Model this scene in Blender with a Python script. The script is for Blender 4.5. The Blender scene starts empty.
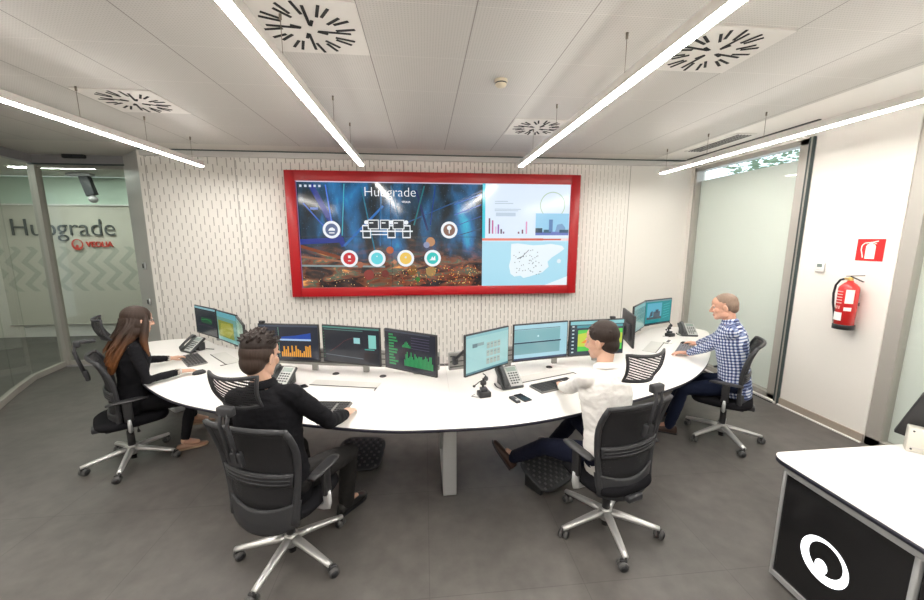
import bpy, bmesh, math, random
from mathutils import Vector, Matrix, noise
random.seed(7)
PI = math.pi
C = bpy.context.scene.collection
SC = bpy.context.scene

# ------------------------------------------------------------------ materials
MATS = {}
def nodes_of(m):
    m.use_nodes = True
    return m.node_tree.nodes, m.node_tree.links, m.node_tree.nodes['Principled BSDF']

def srgb(r, g, b):
    f = lambda c: (c / 255 / 12.92) if c <= 10 else (((c / 255) + .055) / 1.055) ** 2.4
    return (f(r), f(g), f(b))

def mat(name, col, rough=.5, metal=0., coat=0., emis=None, estr=0., noise_amt=0., noise_scale=20., bump=0., bump_scale=60., spec=.5):
    if name in MATS: return MATS[name]
    m = bpy.data.materials.new(name); n, l, p = nodes_of(m)
    p.inputs['Base Color'].default_value = (*col, 1); p.inputs['Roughness'].default_value = rough
    p.inputs['Metallic'].default_value = metal; p.inputs['Coat Weight'].default_value = coat
    p.inputs['Specular IOR Level'].default_value = spec
    if emis:
        p.inputs['Emission Color'].default_value = (*emis, 1); p.inputs['Emission Strength'].default_value = estr
    tc = n.new('ShaderNodeTexCoord')
    if noise_amt > 0:
        t = n.new('ShaderNodeTexNoise'); t.inputs['Scale'].default_value = noise_scale; t.inputs['Detail'].default_value = 4
        l.new(tc.outputs['Object'], t.inputs['Vector'])
        mx = n.new('ShaderNodeMix'); mx.data_type = 'RGBA'
        mx.inputs[6].default_value = (*[c * (1 - noise_amt) for c in col], 1)
        mx.inputs[7].default_value = (*[min(1, c * (1 + noise_amt)) for c in col], 1)
        l.new(t.outputs['Fac'], mx.inputs[0]); l.new(mx.outputs[2], p.inputs['Base Color'])
    if bump > 0:
        t2 = n.new('ShaderNodeTexNoise'); t2.inputs['Scale'].default_value = bump_scale; t2.inputs['Detail'].default_value = 3
        l.new(tc.outputs['Object'], t2.inputs['Vector'])
        b = n.new('ShaderNodeBump'); b.inputs['Strength'].default_value = bump; b.inputs['Distance'].default_value = .01
        l.new(t2.outputs['Fac'], b.inputs['Height']); l.new(b.outputs['Normal'], p.inputs['Normal'])
    MATS[name] = m
    return m

def screen_mat(col, strength=1.0):
    key = 'screen_%d_%d_%d_%.2f' % (*[int(c) for c in col], strength)
    if key in MATS: return MATS[key]
    c = srgb(*col)
    return mat(key, (.015, .015, .018), rough=.14, emis=c, estr=strength)

def glass_mat(name, tint, refl=1.0, ior=1.5):
    if name in MATS: return MATS[name]
    m = bpy.data.materials.new(name); m.use_nodes = True; n = m.node_tree.nodes; l = m.node_tree.links
    n.clear()
    out = n.new('ShaderNodeOutputMaterial'); mx = n.new('ShaderNodeMixShader')
    tr = n.new('ShaderNodeBsdfTransparent'); tr.inputs[0].default_value = (*tint, 1)
    gl = n.new('ShaderNodeBsdfGlossy'); gl.inputs['Roughness'].default_value = .02; gl.inputs['Color'].default_value = (refl, refl, refl, 1)
    fr = n.new('ShaderNodeFresnel'); fr.inputs[0].default_value = ior
    ge = n.new('ShaderNodeNewGeometry'); inv = n.new('ShaderNodeMath'); inv.operation = 'SUBTRACT'; inv.inputs[0].default_value = 1; l.new(ge.outputs['Backfacing'], inv.inputs[1])
    fm = n.new('ShaderNodeMath'); fm.operation = 'MULTIPLY'; l.new(fr.outputs[0], fm.inputs[0]); l.new(inv.outputs[0], fm.inputs[1])
    l.new(fm.outputs[0], mx.inputs[0]); l.new(tr.outputs[0], mx.inputs[1]); l.new(gl.outputs[0], mx.inputs[2]); l.new(mx.outputs[0], out.inputs[0])
    MATS[name] = m
    return m

def math_node(n, l, op, a, b=None, c=None):
    t = n.new('ShaderNodeMath'); t.operation = op
    for i, v in enumerate((a, b, c)):
        if v is None: continue
        if isinstance(v, (int, float)): t.inputs[i].default_value = v
        else: l.new(v, t.inputs[i])
    return t.outputs[0]

def mix_col(n, l, fac, a, b):
    mx = n.new('ShaderNodeMix'); mx.data_type = 'RGBA'
    if isinstance(fac, (int, float)): mx.inputs[0].default_value = fac
    else: l.new(fac, mx.inputs[0])
    for i, v in ((6, a), (7, b)):
        if isinstance(v, tuple): mx.inputs[i].default_value = (*v[:3], 1)
        else: l.new(v, mx.inputs[i])
    return mx.outputs[2]

# plain materials
white_lam = mat('white_laminate', (.77, .755, .735), .32, spec=.4)
dark_edge = mat('dark_edge_banding', (.02, .02, .035), .4)
alu = mat('brushed_aluminium', (.62, .62, .61), .32, metal=1.0)
silver = mat('silver_paint', (.48, .49, .50), .38, metal=.35)
base_al = mat('base_aluminium', (.60, .60, .60), .36, metal=.7)
polished = mat('polished_aluminium', (.75, .75, .76), .2, metal=1.0)
black_pl = mat('black_plastic', (.018, .018, .02), .45)
char_pl = mat('charcoal_plastic', (.034, .035, .039), .5, spec=.35)
dark_pl = mat('dark_plastic', (.03, .031, .036), .4)
black_fab = mat('black_fabric', (.008, .008, .010), .9, spec=.15, bump=.3, bump_scale=300)
castor_grey = mat('caster_grey', (.09, .09, .09), .5)
white_wall = mat('white_wall_paint', (.80, .77, .725), .75, noise_amt=.015, noise_scale=3)
skirt_m = mat('skirting_beige', (.36, .31, .26), .5)
frame_m = mat('window_frame_grey', (.42, .40, .365), .45, metal=.2)
grey_trim = mat('grey_trim', (.60, .58, .56), .5)
header_m = mat('header_grey', (.33, .32, .33), .45, metal=.2)
dark_strip = mat('dark_channel', (.05, .07, .07), .4)
red_frame = mat('red_lacquer', (.42, .008, .013), .33)
red_ext = mat('red_enamel', (.62, .02, .02), .25, coat=.5)
red_sign = mat('red_sign', (.72, .02, .02), .4)
cream = mat('cream_print', (.9, .86, .75), .5)
white_pl = mat('white_plastic', (.82, .81, .79), .4)
paper = mat('paper_white', (.85, .84, .8), .6)
grey_lcd = mat('grey_lcd', (.20, .25, .23), .3)
phone_body = mat('phone_charcoal', (.04, .042, .045), .4)
phone_face = mat('phone_silver', (.42, .43, .42), .4)
key_m = mat('keycap_dark', (.035, .035, .038), .5)
kb_frame = mat('keyboard_frame', (.16, .155, .15), .45)
brass = mat('brass', (.6, .42, .15), .3, metal=1)

# ------------------------------------------------------------------ mesh builder
class MB:
    def __init__(self): self.bm = bmesh.new(); self.mats = []
    def mi(self, m):
        if m not in self.mats: self.mats.append(m)
        return self.mats.index(m)
    def _fin(self, faces, m, smooth):
        i = self.mi(m)
        for f in faces: f.material_index = i; f.smooth = smooth
    def box(self, c, s, m, rot=None, bevel=0., seg=2, smooth=False):
        b = bmesh.new(); bmesh.ops.create_cube(b, size=1.0)
        bmesh.ops.scale(b, vec=s, verts=b.verts)
        if bevel > 0:
            bmesh.ops.bevel(b, geom=list(b.edges), offset=min(bevel, min(s) * .49), segments=seg, affect='EDGES', profile=.5)
        M = Matrix.Translation(c) @ (rot.to_4x4() if rot is not None else Matrix.Identity(4))
        self.add(b, M, m, smooth or bevel > 0)
    def add(self, b, M, m, smooth=True):
        vs = {}
        for v in b.verts: vs[v] = self.bm.verts.new(M @ v.co)
        fs = []
        for f in b.faces:
            try: fs.append(self.bm.faces.new([vs[v] for v in f.verts]))
            except ValueError: pass
        self._fin(fs, m, smooth); b.free()
    def rings(self, rings, m, smooth=True, cap=True, closed=False):
        R = [[self.bm.verts.new(p) for p in r] for r in rings]; fs = []
        k = len(R[0]); N = len(R)
        for i in range(N if closed else N - 1):
            a, b = R[i], R[(i + 1) % N]
            for j in range(k):
                fs.append(self.bm.faces.new((a[j], a[(j + 1) % k], b[(j + 1) % k], b[j])))
        if cap and not closed:
            for r, rev in ((R[0], True), (R[-1], False)):
                c = self.bm.verts.new(sum((v.co for v in r), Vector()) / k)
                for j in range(k):
                    q = (r[j], r[(j + 1) % k], c)
                    fs.append(self.bm.faces.new(q[::-1] if rev else q))
        self._fin(fs, m, smooth)
    def tube(self, pts, radii, m, n=12, flat=None, cap=True, smooth=True, up=None):
        """tube along a path; flat=(a,b) scales the section"""
        pts = [Vector(p) for p in pts]
        if isinstance(radii, (int, float)): radii = [radii] * len(pts)
        fa, fb = flat or (1, 1)
        rs = []; prev = None
        for i, p in enumerate(pts):
            t = (pts[min(i + 1, len(pts) - 1)] - pts[max(i - 1, 0)]).normalized()
            ref = Vector(up) if up else (Vector((0, 0, 1)) if abs(t.z) < .9 else Vector((0, 1, 0)))
            if prev is not None and not up: ref = prev
            x = t.cross(ref)
            if x.length < 1e-4: x = t.cross(Vector((1, 0, 0)))
            x.normalize(); y = x.cross(t).normalized(); prev = y
            rs.append([p + x * math.cos(2 * PI * j / n) * radii[i] * fa + y * math.sin(2 * PI * j / n) * radii[i] * fb for j in range(n)])
        self.rings(rs, m, smooth, cap)
    def cyl(self, p0, p1, r0, m, r1=None, n=20, smooth=True):
        self.tube([p0, p1], [r0, r0 if r1 is None else r1], m, n, smooth=smooth)
    def lathe(self, prof, m, c=(0, 0, 0), n=28, axis='Z', smooth=True):
        rs = []
        for r, z in prof:
            ring = []
            for j in range(n):
                a = 2 * PI * j / n
                v = (r * math.cos(a), r * math.sin(a), z)
                if axis == 'Y': v = (v[0], -v[2], v[1])
                if axis == 'X': v = (v[2], v[0], v[1])
                ring.append(Vector(c) + Vector(v))
            rs.append(ring)
        self.rings(rs, m, smooth)
    def ell(self, c, r, m, rot=None, n=16):
        b = bmesh.new(); bmesh.ops.create_uvsphere(b, u_segments=n, v_segments=max(6, n // 2 + 2), radius=1)
        M = Matrix.Translation(c) @ (rot.to_4x4() if rot is not None else Matrix.Identity(4)) @ Matrix.Diagonal((*r, 1))
        self.add(b, M, m, True)
    def prism(self, pts, z0, z1, m, side_m=None, smooth_side=False):
        bo = [self.bm.verts.new((x, y, z0)) for x, y in pts]; to = [self.bm.verts.new((x, y, z1)) for x, y in pts]
        fs = [self.bm.faces.new(to), self.bm.faces.new(bo[::-1])]; sd = []
        k = len(pts)
        for j in range(k): sd.append(self.bm.faces.new((bo[j], bo[(j + 1) % k], to[(j + 1) % k], to[j])))
        self._fin(fs, m, False); self._fin(sd, side_m or m, smooth_side)
    def poly(self, pts, m):
        self._fin([self.bm.faces.new([self.bm.verts.new(p) for p in pts])], m, False)
    def xform(self, M): bmesh.ops.transform(self.bm, matrix=M, verts=self.bm.verts)
    def build(self, name, parent=None, loc=(0, 0, 0), rotz=0.):
        bmesh.ops.recalc_face_normals(self.bm, faces=self.bm.faces)
        me = bpy.data.meshes.new(name); self.bm.to_mesh(me); self.bm.free()
        for m in self.mats: me.materials.append(m)
        o = bpy.data.objects.new(name, me); C.objects.link(o)
        o.location = loc; o.rotation_euler = (0, 0, rotz)
        if parent: o.parent = parent
        return o

def tag(o, label=None, cat=None, group=None, kind=None):
    if label: o['label'] = label
    if cat: o['category'] = cat
    if group: o['group'] = group
    if kind: o['kind'] = kind
    return o
def empty(name, loc, rotz=0., label=None, cat=None, group=None):
    o = bpy.data.objects.new(name, None); C.objects.link(o); o.empty_display_size = .1
    o.location = loc; o.rotation_euler = (0, 0, rotz)
    return tag(o, label, cat, group)
def struct(o, label=None): o['kind'] = 'structure'; return tag(o, label, 'structure') if label else o
def children(o): return [c for c in bpy.data.objects if c.parent == o]
def copy_tree(o, parent=None):
    c = o.copy(); C.objects.link(c); c.parent = parent
    for ch in children(o): copy_tree(ch, c)
    return c
def text_mesh(name, s, width, m, parent=None, loc=(0, 0, 0), rot=(PI / 2, 0, 0), depth=.002, bold=0.):
    cu = bpy.data.curves.new(name, 'FONT'); cu.body = s; cu.extrude = depth; cu.align_x = 'CENTER'; cu.align_y = 'CENTER'; cu.offset = bold; cu.size = 1
    t = bpy.data.objects.new(name, cu); C.objects.link(t)
    dg = bpy.context.evaluated_depsgraph_get(); me = bpy.data.meshes.new_from_object(t.evaluated_get(dg))
    bpy.data.objects.remove(t); xs = [v.co.x for v in me.vertices]; k = width / (max(xs) - min(xs))
    for v in me.vertices: v.co.x *= k; v.co.y *= k
    me.materials.clear(); me.materials.append(m); me.name = name
    o = bpy.data.objects.new(name, me); C.objects.link(o); o.location = loc; o.rotation_euler = rot
    if parent: o.parent = parent
    return o

# ------------------------------------------------------------------ the room
CEIL = 3.21; WY = 5.8; RX = 4.28
# floor
m = bpy.data.materials.new('floor_vinyl'); n, l, p = nodes_of(m); MATS['floor'] = m
tc = n.new('ShaderNodeTexCoord')
t1 = n.new('ShaderNodeTexNoise'); t1.inputs['Scale'].default_value = 1.6; t1.inputs['Detail'].default_value = 8; t1.inputs['Roughness'].default_value = .62
t2 = n.new('ShaderNodeTexNoise'); t2.inputs['Scale'].default_value = 9; t2.inputs['Detail'].default_value = 6
l.new(tc.outputs['Object'], t1.inputs['Vector']); l.new(tc.outputs['Object'], t2.inputs['Vector'])
s = math_node(n, l, 'ADD', math_node(n, l, 'MULTIPLY', t1.outputs['Fac'], .65), math_node(n, l, 'MULTIPLY', t2.outputs['Fac'], .35))
rp = n.new('ShaderNodeValToRGB'); rp.color_ramp.elements[0].position = .34; rp.color_ramp.elements[1].position = .68
rp.color_ramp.elements[0].color = (.076, .071, .067, 1); rp.color_ramp.elements[1].color = (.138, .128, .120, 1)
l.new(s, rp.inputs[0]); 
br = n.new('ShaderNodeTexBrick'); br.inputs['Scale'].default_value = 1.0; br.offset = 0
br.inputs['Brick Width'].default_value = .9; br.inputs['Row Height'].default_value = .9; br.inputs['Mortar Size'].default_value = .0025
br.inputs['Color1'].default_value = (1, 1, 1, 1); br.inputs['Color2'].default_value = (.93, .93, .93, 1); br.inputs['Mortar'].default_value = (.72, .72, .72, 1)
l.new(tc.outputs['Object'], br.inputs['Vector'])
mm = n.new('ShaderNodeMix'); mm.data_type = 'RGBA'; mm.blend_type = 'MULTIPLY'; mm.inputs[0].default_value = 1
l.new(rp.outputs[0], mm.inputs[6]); l.new(br.outputs['Color'], mm.inputs[7]); l.new(mm.outputs[2], p.inputs['Base Color'])
p.inputs['Roughness'].default_value = .42; p.inputs['Specular IOR Level'].default_value = .35
fl = MB(); fl.box((-1.2, 4.2, -.05), (16, 13.4, .1), m); struct(fl.build('floor'))

# ceiling: perforated metal panels with visible joints
m = bpy.data.materials.new('ceiling_panels'); n, l, p = nodes_of(m); MATS['ceiling'] = m
tc = n.new('ShaderNodeTexCoord'); sx = n.new('ShaderNodeSeparateXYZ'); l.new(tc.outputs['Object'], sx.inputs[0])
def grid_line(sock, off, per, w):
    f = math_node(n, l, 'FRACT', math_node(n, l, 'DIVIDE', math_node(n, l, 'SUBTRACT', sock, off), per))
    d = math_node(n, l, 'ABSOLUTE', math_node(n, l, 'SUBTRACT', f, .5))
    return math_node(n, l, 'GREATER_THAN', d, .5 - w / per)
gx = grid_line(sx.outputs[0], .30, .64, .0035); gy = grid_line(sx.outputs[1], 2.78, .59, .002)
px_ = math_node(n, l, 'SINE', math_node(n, l, 'MULTIPLY', sx.outputs[0], 2 * PI / .018))
py_ = math_node(n, l, 'SINE', math_node(n, l, 'MULTIPLY', sx.outputs[1], 2 * PI / .018))
dots = math_node(n, l, 'GREATER_THAN', math_node(n, l, 'ADD', px_, py_), .95)
base = mix_col(n, l, dots, (.58, .555, .525), (.47, .45, .42))
c2 = mix_col(n, l, gy, base, (.68, .65, .61)); c3 = mix_col(n, l, gx, c2, (.25, .23, .21))
l.new(c3, p.inputs['Base Color']); p.inputs['Roughness'].default_value = .5; p.inputs['Metallic'].default_value = 0
cl = MB(); cl.box((-1.1, 1.95, CEIL + .05), (9.3, 6.9, .1), m); struct(cl.build('ceiling'))       # perforated field x<3.55, y<5.4
sm = mat('smooth_plaster', (.66, .63, .59), .7)
cs = MB()
cs.box((-3.1, 7.1, CEIL + .05), (13.3, 3.4, .1), sm)                 # perimeter band and corridor beyond
cs.box((-7.75, 1.95, CEIL + .05), (4.0, 6.9, .1), sm)
cs.box((3.98, 2.25, CEIL + .06), (.86, 7.5, .1), white_wall)        # strip above the windows
struct(cs.build('ceiling_border'))

# panelled front wall with milled slots
m = bpy.data.materials.new('slotted_panels'); n, l, p = nodes_of(m)
tc = n.new('ShaderNodeTexCoord'); sx = n.new('ShaderNodeSeparateXYZ'); l.new(tc.outputs['Object'], sx.inputs[0])
X, Z = sx.outputs[0], sx.outputs[2]
u = math_node(n, l, 'DIVIDE', X, .062)
col_ = math_node(n, l, 'FLOOR', u); fu = math_node(n, l, 'ABSOLUTE', math_node(n, l, 'SUBTRACT', math_node(n, l, 'FRACT', u), .5))
odd = math_node(n, l, 'MODULO', math_node(n, l, 'ABSOLUTE', col_), 2.0)
wn = n.new('ShaderNodeTexNoise'); wn.inputs['Scale'].default_value = 1.1; wn.inputs['Detail'].default_value = 1; l.new(tc.outputs['Object'], wn.inputs['Vector'])
v = math_node(n, l, 'ADD', math_node(n, l, 'DIVIDE', Z, .19), math_node(n, l, 'MULTIPLY', odd, .5))
v = math_node(n, l, 'ADD', v, math_node(n, l, 'MULTIPLY', wn.outputs['Fac'], 1.5))
fv = math_node(n, l, 'FRACT', v)
dash_len = n.new('ShaderNodeMapRange'); l.new(X, dash_len.inputs[0])
for i, q in ((1, -3.5), (2, 2.5), (3, .50), (4, .86)): dash_len.inputs[i].default_value = q
wid = n.new('ShaderNodeMapRange'); l.new(X, wid.inputs[0])
for i, q in ((1, 1.4), (2, 3.3), (3, .10), (4, .03)): wid.inputs[i].default_value = q
slot = math_node(n, l, 'MULTIPLY', math_node(n, l, 'LESS_THAN', fu, wid.outputs[0]), math_node(n, l, 'LESS_THAN', fv, dash_len.outputs[0]))
slot = math_node(n, l, 'MULTIPLY', slot, math_node(n, l, 'LESS_THAN', X, 3.25))
seam = math_node(n, l, 'LESS_THAN', math_node(n, l, 'ABSOLUTE', math_node(n, l, 'SUBTRACT', math_node(n, l, 'FRACT', math_node(n, l, 'DIVIDE', math_node(n, l, 'SUBTRACT', X, .3), 1.18)), .5)), .004)
c1 = mix_col(n, l, slot, (.82, .79, .745), (.42, .39, .36)); c2 = mix_col(n, l, seam, c1, (.36, .33, .30))
l.new(c2, p.inputs['Base Color']); p.inputs['Roughness'].default_value = .6
b = n.new('ShaderNodeBump'); b.inputs['Strength'].default_value = .5; b.inputs['Distance'].default_value = .01; b.invert = True
l.new(slot, b.inputs['Height']); l.new(b.outputs['Normal'], p.inputs['Normal'])
w = MB(); w.box(((-3.92 + 4.40) / 2, WY + .08, CEIL / 2), (8.32, .16, CEIL), m); struct(w.build('wall_front'))
# cornice gap above the panels
w = MB(); w.box((.2, WY - .03, CEIL - .045), (8.1, .06, .07), grey_trim); w.box((.2, WY - .045, CEIL - .006), (8.1, .08, .012), dark_strip); struct(w.build('trim_1'))
# jamb between panel wall and glass door
w = MB(); w.prism([(-3.92, 5.80), (-3.92, 6.5), (-4.5, 6.5), (-4.45, 6.28)], 0, CEIL, grey_trim); struct(w.build('trim_2'))
# header above sliding doors
w = MB(); w.box((-4.95, 6.33, 3.15), (1.6, .14, .13), header_m); w.box((-4.95, 6.255, 3.078), (1.5, .03, .02), dark_strip); struct(w.build('trim_3'))

# right wall pieces
RW = MB()
def rw(y0, y1, z0=0, z1=CEIL): RW.box((RX + .1, (y0 + y1) / 2, (z0 + z1) / 2), (.2, y1 - y0, z1 - z0), white_wall)
rw(5.74, 5.96); rw(3.87, 5.74, 3.10); rw(2.99, 3.87); rw(1.1, 2.99, 3.10); rw(-1.5, 1.1)
struct(RW.build('wall_right'))
w = MB(); w.box((RX - .008, 3.43, .045), (.016, .88, .09), skirt_m); w.box((RX - .02, 3.43, .006), (.03, .88, .012), white_pl)
w.box((RX - .008, -.2, .045), (.016, 2.6, .09), skirt_m); struct(w.build('baseboard_right'))
w = MB(); w.box((-1.3, -1.6, CEIL / 2), (11.6, .2, CEIL), white_wall); struct(w.build('wall_back'))
w = MB(); w.box((-4.8, .8, CEIL / 2), (.2, 4.8, CEIL), white_wall); struct(w.build('wall_left'))

# windows with roller blinds behind the glass
def blind_material():
    m = bpy.data.materials.new('roller_blind_cloth'); n, l, p = nodes_of(m)
    p.inputs['Base Color'].default_value = (.86, .84, .79, 1); p.inputs['Roughness'].default_value = .8
    tr = n.new('ShaderNodeBsdfTranslucent'); tr.inputs[0].default_value = (.72, .76, .70, 1)
    mx = n.new('ShaderNodeMixShader'); mx.inputs[0].default_value = .35
    out = n['Material Output']; l.new(p.outputs[0], mx.inputs[1]); l.new(tr.outputs[0], mx.inputs[2]); l.new(mx.outputs[0], out.inputs[0])
    return m
blind_m = blind_material()
win_glass = glass_mat('window_glass', (.975, .99, .985), .9, 1.45)
def window(name, y0, y1, z0, z1, fl_, fr_, gap, label):
    f = MB(); x = RX + .07
    f.box((x, y0 + fl_ / 2, (z0 + z1) / 2), (.12, fl_, z1 - z0), frame_m); f.box((x, y1 - fr_ / 2, (z0 + z1) / 2), (.12, fr_, z1 - z0), frame_m)
    f.box((x, (y0 + y1) / 2, z0 + .04), (.12, y1 - y0, .08), frame_m); f.box((x, (y0 + y1) / 2, z1 - .03), (.12, y1 - y0, .06), frame_m)
    o = struct(f.build(name))
    g = MB(); g.box((x - .03, (y0 + y1) / 2, (z0 + z1) / 2), (.01, y1 - y0 - fl_ - fr_ + .02, z1 - z0 - .1), win_glass); g.build('pane', o)
    b = MB(); b.box((x + .03, (y0 + y1) / 2, (z0 + .06 + z1 - gap) / 2), (.004, y1 - y0 - .04, z1 - gap - z0 - .06), blind_m)
    b.box((x + .03, (y0 + y1) / 2, z0 + .07), (.02, y1 - y0 - .08, .025), frame_m); b.build('roller_blind', o)
    return o
window('window_1', 3.94, 5.74, 0, 3.10, .12, .05, .20, '')
window('window_2', 1.1, 2.99, 0, 3.10, .06, .12, .30, '')
w = MB()
for i in range(3): w.box((RX - .012 + .0, 3.885 + i * .02, 1.55), (.03, .010, 3.10), dark_strip if i != 1 else frame_m)
struct(w.build('trim_4'))
# black blind slot in the ceiling border and floor grille below the window
w = MB(); w.box((4.11, 4.70, CEIL + .006), (.03, 1.97, .012), black_pl); struct(w.build('trim_5'))
w = MB(); w.box((RX - .02, 4.84, .012), (.035, 1.88, .024), white_pl)
for k in range(60): w.box((RX - .05, 3.93 + k * .03, .004), (.03, .014, .008), black_pl)
struct(w.build('trim_6'))

# outside: tree seen through the gap above the blind
tree = empty('tree', (8.2, 7.2, 0), 0, 'leafy green tree outside the tall window, seen above the blind', 'tree')
bark = mat('bark', (.12, .09, .06), .9); leafm = mat('leaf_green', (.26, .36, .24), .6)
t = MB(); t.tube([(0, 0, 0), (.05, 0, 1.5), (0, .1, 3), (.1, 0, 4.6)], [.14, .11, .08, .03], bark); 
for a in range(6): t.tube([(0, .05, 2.4 + a * .3), (.8 * math.cos(a * 2.1), .9 * math.sin(a * 2.1), 3.1 + a * .35)], [.04, .012], bark, 6)
t.build('trunk', tree)
t = MB()
for k in range(4200):
    a = random.uniform(0, 2 * PI); r = 1.9 * math.sqrt(random.random()); z = random.uniform(2.2, 5.6)
    if r > 1.9 * math.sqrt(max(0, 1 - ((z - 3.9) / 1.8) ** 2)): continue
    c = Vector((r * math.cos(a), r * math.sin(a), z)); R = Matrix.Rotation(random.uniform(0, 6), 3, 'Z') @ Matrix.Rotation(random.uniform(-1, 1), 3, 'X')
    s = random.uniform(.06, .10)
    t.poly([c + R @ Vector(q) * s for q in ((-1, 0, 0), (0, -.5, .1), (1, 0, 0), (0, .5, .1))], leafm)
t.build('foliage', tree)

# ------------------------------------------------------------------ glass entrance on the left
glassL = glass_mat('door_glass', (.93, .955, .93), .8, 1.5)
d = MB(); d.box((-5.70, 6.32, 1.54), (.10, .10, 3.08), frame_m); door = struct(d.build('door_1'))
g = MB(); g.box((-4.98, 6.33, 1.57), (1.36, .012, 2.98), glassL); g.build('sliding_pane', door)
g = MB(); g.box((-4.98, 6.33, .04), (1.36, .04, .07), frame_m); g.box((-4.98, 6.27, .006), (1.45, .05, .012), header_m); g.box((-4.98, 6.33, 3.055), (1.36, .04, .05), frame_m); g.build('pane_rail', door)
# angled glass screen running back to the left
path = [(-5.72, 6.33), (-5.60, 5.68), (-5.33, 5.15), (-5.05, 4.66), (-4.80, 4.1), (-4.72, 3.2)]
g = MB(); r_ = MB(); h_ = MB()
for i in range(len(path) - 1):
    a, b = Vector((*path[i], 0)), Vector((*path[i + 1], 0)); d_ = (b - a); L = d_.length; ang = math.atan2(d_.y, d_.x); R = Matrix.Rotation(ang, 3, 'Z'); c = (a + b) / 2
    g.box((c.x, c.y, 1.58), (L - .004, .012, 3.0), glassL, R)
    r_.box((c.x, c.y, .04), (L + .02, .06, .08), frame_m, R)
    h_.box((c.x, c.y, 3.15), (L + .04, .10, .12), header_m, R)
o = struct(r_.build('trim_7')); struct(g.build('window_3')); struct(h_.build('trim_8'))
# corridor beyond: frosted meeting-room glass with lettering
FY = 8.3
m = bpy.data.materials.new('frosted_film'); n, l, p = nodes_of(m)
tc = n.new('ShaderNodeTexCoord'); sx = n.new('ShaderNodeSeparateXYZ'); l.new(tc.outputs['Object'], sx.inputs[0])
zig = math_node(n, l, 'PINGPONG', math_node(n, l, 'MULTIPLY', sx.outputs[2], 1.0), .22)
uu = math_node(n, l, 'FRACT', math_node(n, l, 'DIVIDE', math_node(n, l, 'ADD', sx.outputs[0], math_node(n, l, 'MULTIPLY', zig, 1.0)), .30))
band = math_node(n, l, 'LESS_THAN', uu, .42)
zlim = math_node(n, l, 'MULTIPLY', math_node(n, l, 'LESS_THAN', sx.outputs[2], 1.85), math_node(n, l, 'GREATER_THAN', sx.outputs[2], .95))
fac = math_node(n, l, 'MULTIPLY', math_node(n, l, 'MULTIPLY', band, zlim), .75)
cc = mix_col(n, l, fac, (.64, .62, .55), (.46, .47, .41)); l.new(cc, p.inputs['Base Color'])
p.inputs['Roughness'].default_value = .22
w = MB(); w.box((-6.2, FY + .02, 1.46), (4.4, .03, 2.40), m); struct(w.build('window_4'))
w = MB(); w.box((-6.2, FY + .03, .13), (4.4, .02, .26), white_pl); w.box((-6.2, FY + .03, 2.92), (4.4, .02, .56), mat('mint_panel', (.60, .74, .64), .5)); w.box((-6.2, FY, 2.665), (4.4, .05, .03), white_pl)
w.box((-6.2, FY, .255), (4.4, .05, .02), frame_m); struct(w.build('trim_9'))
w = MB(); w.box((-9.0, FY + .08, CEIL / 2), (1.6, .14, CEIL), white_wall); w.box((-9.2, 5.5, CEIL / 2), (.15, 6, CEIL), white_wall); w.box((-3.2, FY + .08, CEIL / 2), (2.0, .14, CEIL), white_wall)
w.box((-3.2, 7.2, CEIL / 2), (.12, 2.3, CEIL), white_wall); w.box((-7.0, 1.9, CEIL / 2), (4.4, .15, CEIL), white_wall); struct(w.build('wall_corridor'))
sg_grey = mat('sign_letter_grey', (.10, .11, .11), .5); sg_red = mat('sign_letter_red', (.65, .06, .04), .5)
sg = empty('wall_sign', (-7.13, FY - .02, 2.15), 0, 'grey lettering with a smaller red logo line on the frosted glass beyond the entrance', 'sign')
text_mesh('lettering', 'Hubgrade', 1.86, sg_grey, sg, (0, 0, .06), depth=.01, bold=-.012)
text_mesh('red_lettering', 'VEOLIA', .50, sg_red, sg, (.62, 0, -.26), depth=.01, bold=.02)
def ring_pts(cx, cz, ax, az, k=40, rot=0.):
    return [(cx + ax * math.cos(2 * PI * i / k) * math.cos(rot) - az * math.sin(2 * PI * i / k) * math.sin(rot), cz + ax * math.cos(2 * PI * i / k) * math.sin(rot) + az * math.sin(2 * PI * i / k) * math.cos(rot)) for i in range(k)]
def logo(mb, m, S, y=0.):
    """eccentric ring with a small ball in it, in the XZ plane"""
    o = ring_pts(0, 0, S, S); i_ = ring_pts(.06 * S, .12 * S, .70 * S, .72 * S)
    for a in range(40):
        b = (a + 1) % 40
        mb.poly([(o[a][0], y, o[a][1]), (o[b][0], y, o[b][1]), (i_[b][0], y, i_[b][1]), (i_[a][0], y, i_[a][1])], m)
    mb.poly([(x, y, z) for x, z in ring_pts(-.06 * S, -.32 * S, .26 * S, .32 * S)], m)
lg = MB(); logo(lg, sg_red, .11, -.012); lg.build('red_emblem', sg, (.22, 0, -.26))
cam_ = empty('ceiling_camera', (-6.33, 7.9, CEIL), 0, 'grey bracket with a small dome hanging in the corridor behind the glass', 'camera')
t = MB(); t.box((-.03, 0, -.03), (.42, .12, .05), header_m, bevel=.01); t.box((.08, 0, -.22), (.16, .10, .38), char_pl, Matrix.Rotation(-.25, 3, 'Y'), bevel=.01); t.build('bracket', cam_)
t = MB(); t.ell((.13, 0, -.47), (.07, .07, .07), header_m); t.build('dome', cam_)
sn = empty('door_sensor', (-5.06, 6.26, 3.19), 0, 'black motion sensor on the header above the sliding glass door', 'sensor')
t = MB(); t.box((0, -.03, 0), (.30, .06, .065), black_pl, bevel=.015); t.build('sensor_body', sn)
t = MB(); t.box((.06, -.062, -.005), (.10, .008, .03), dark_pl, bevel=.003); t.build('sensor_window', sn)
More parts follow.
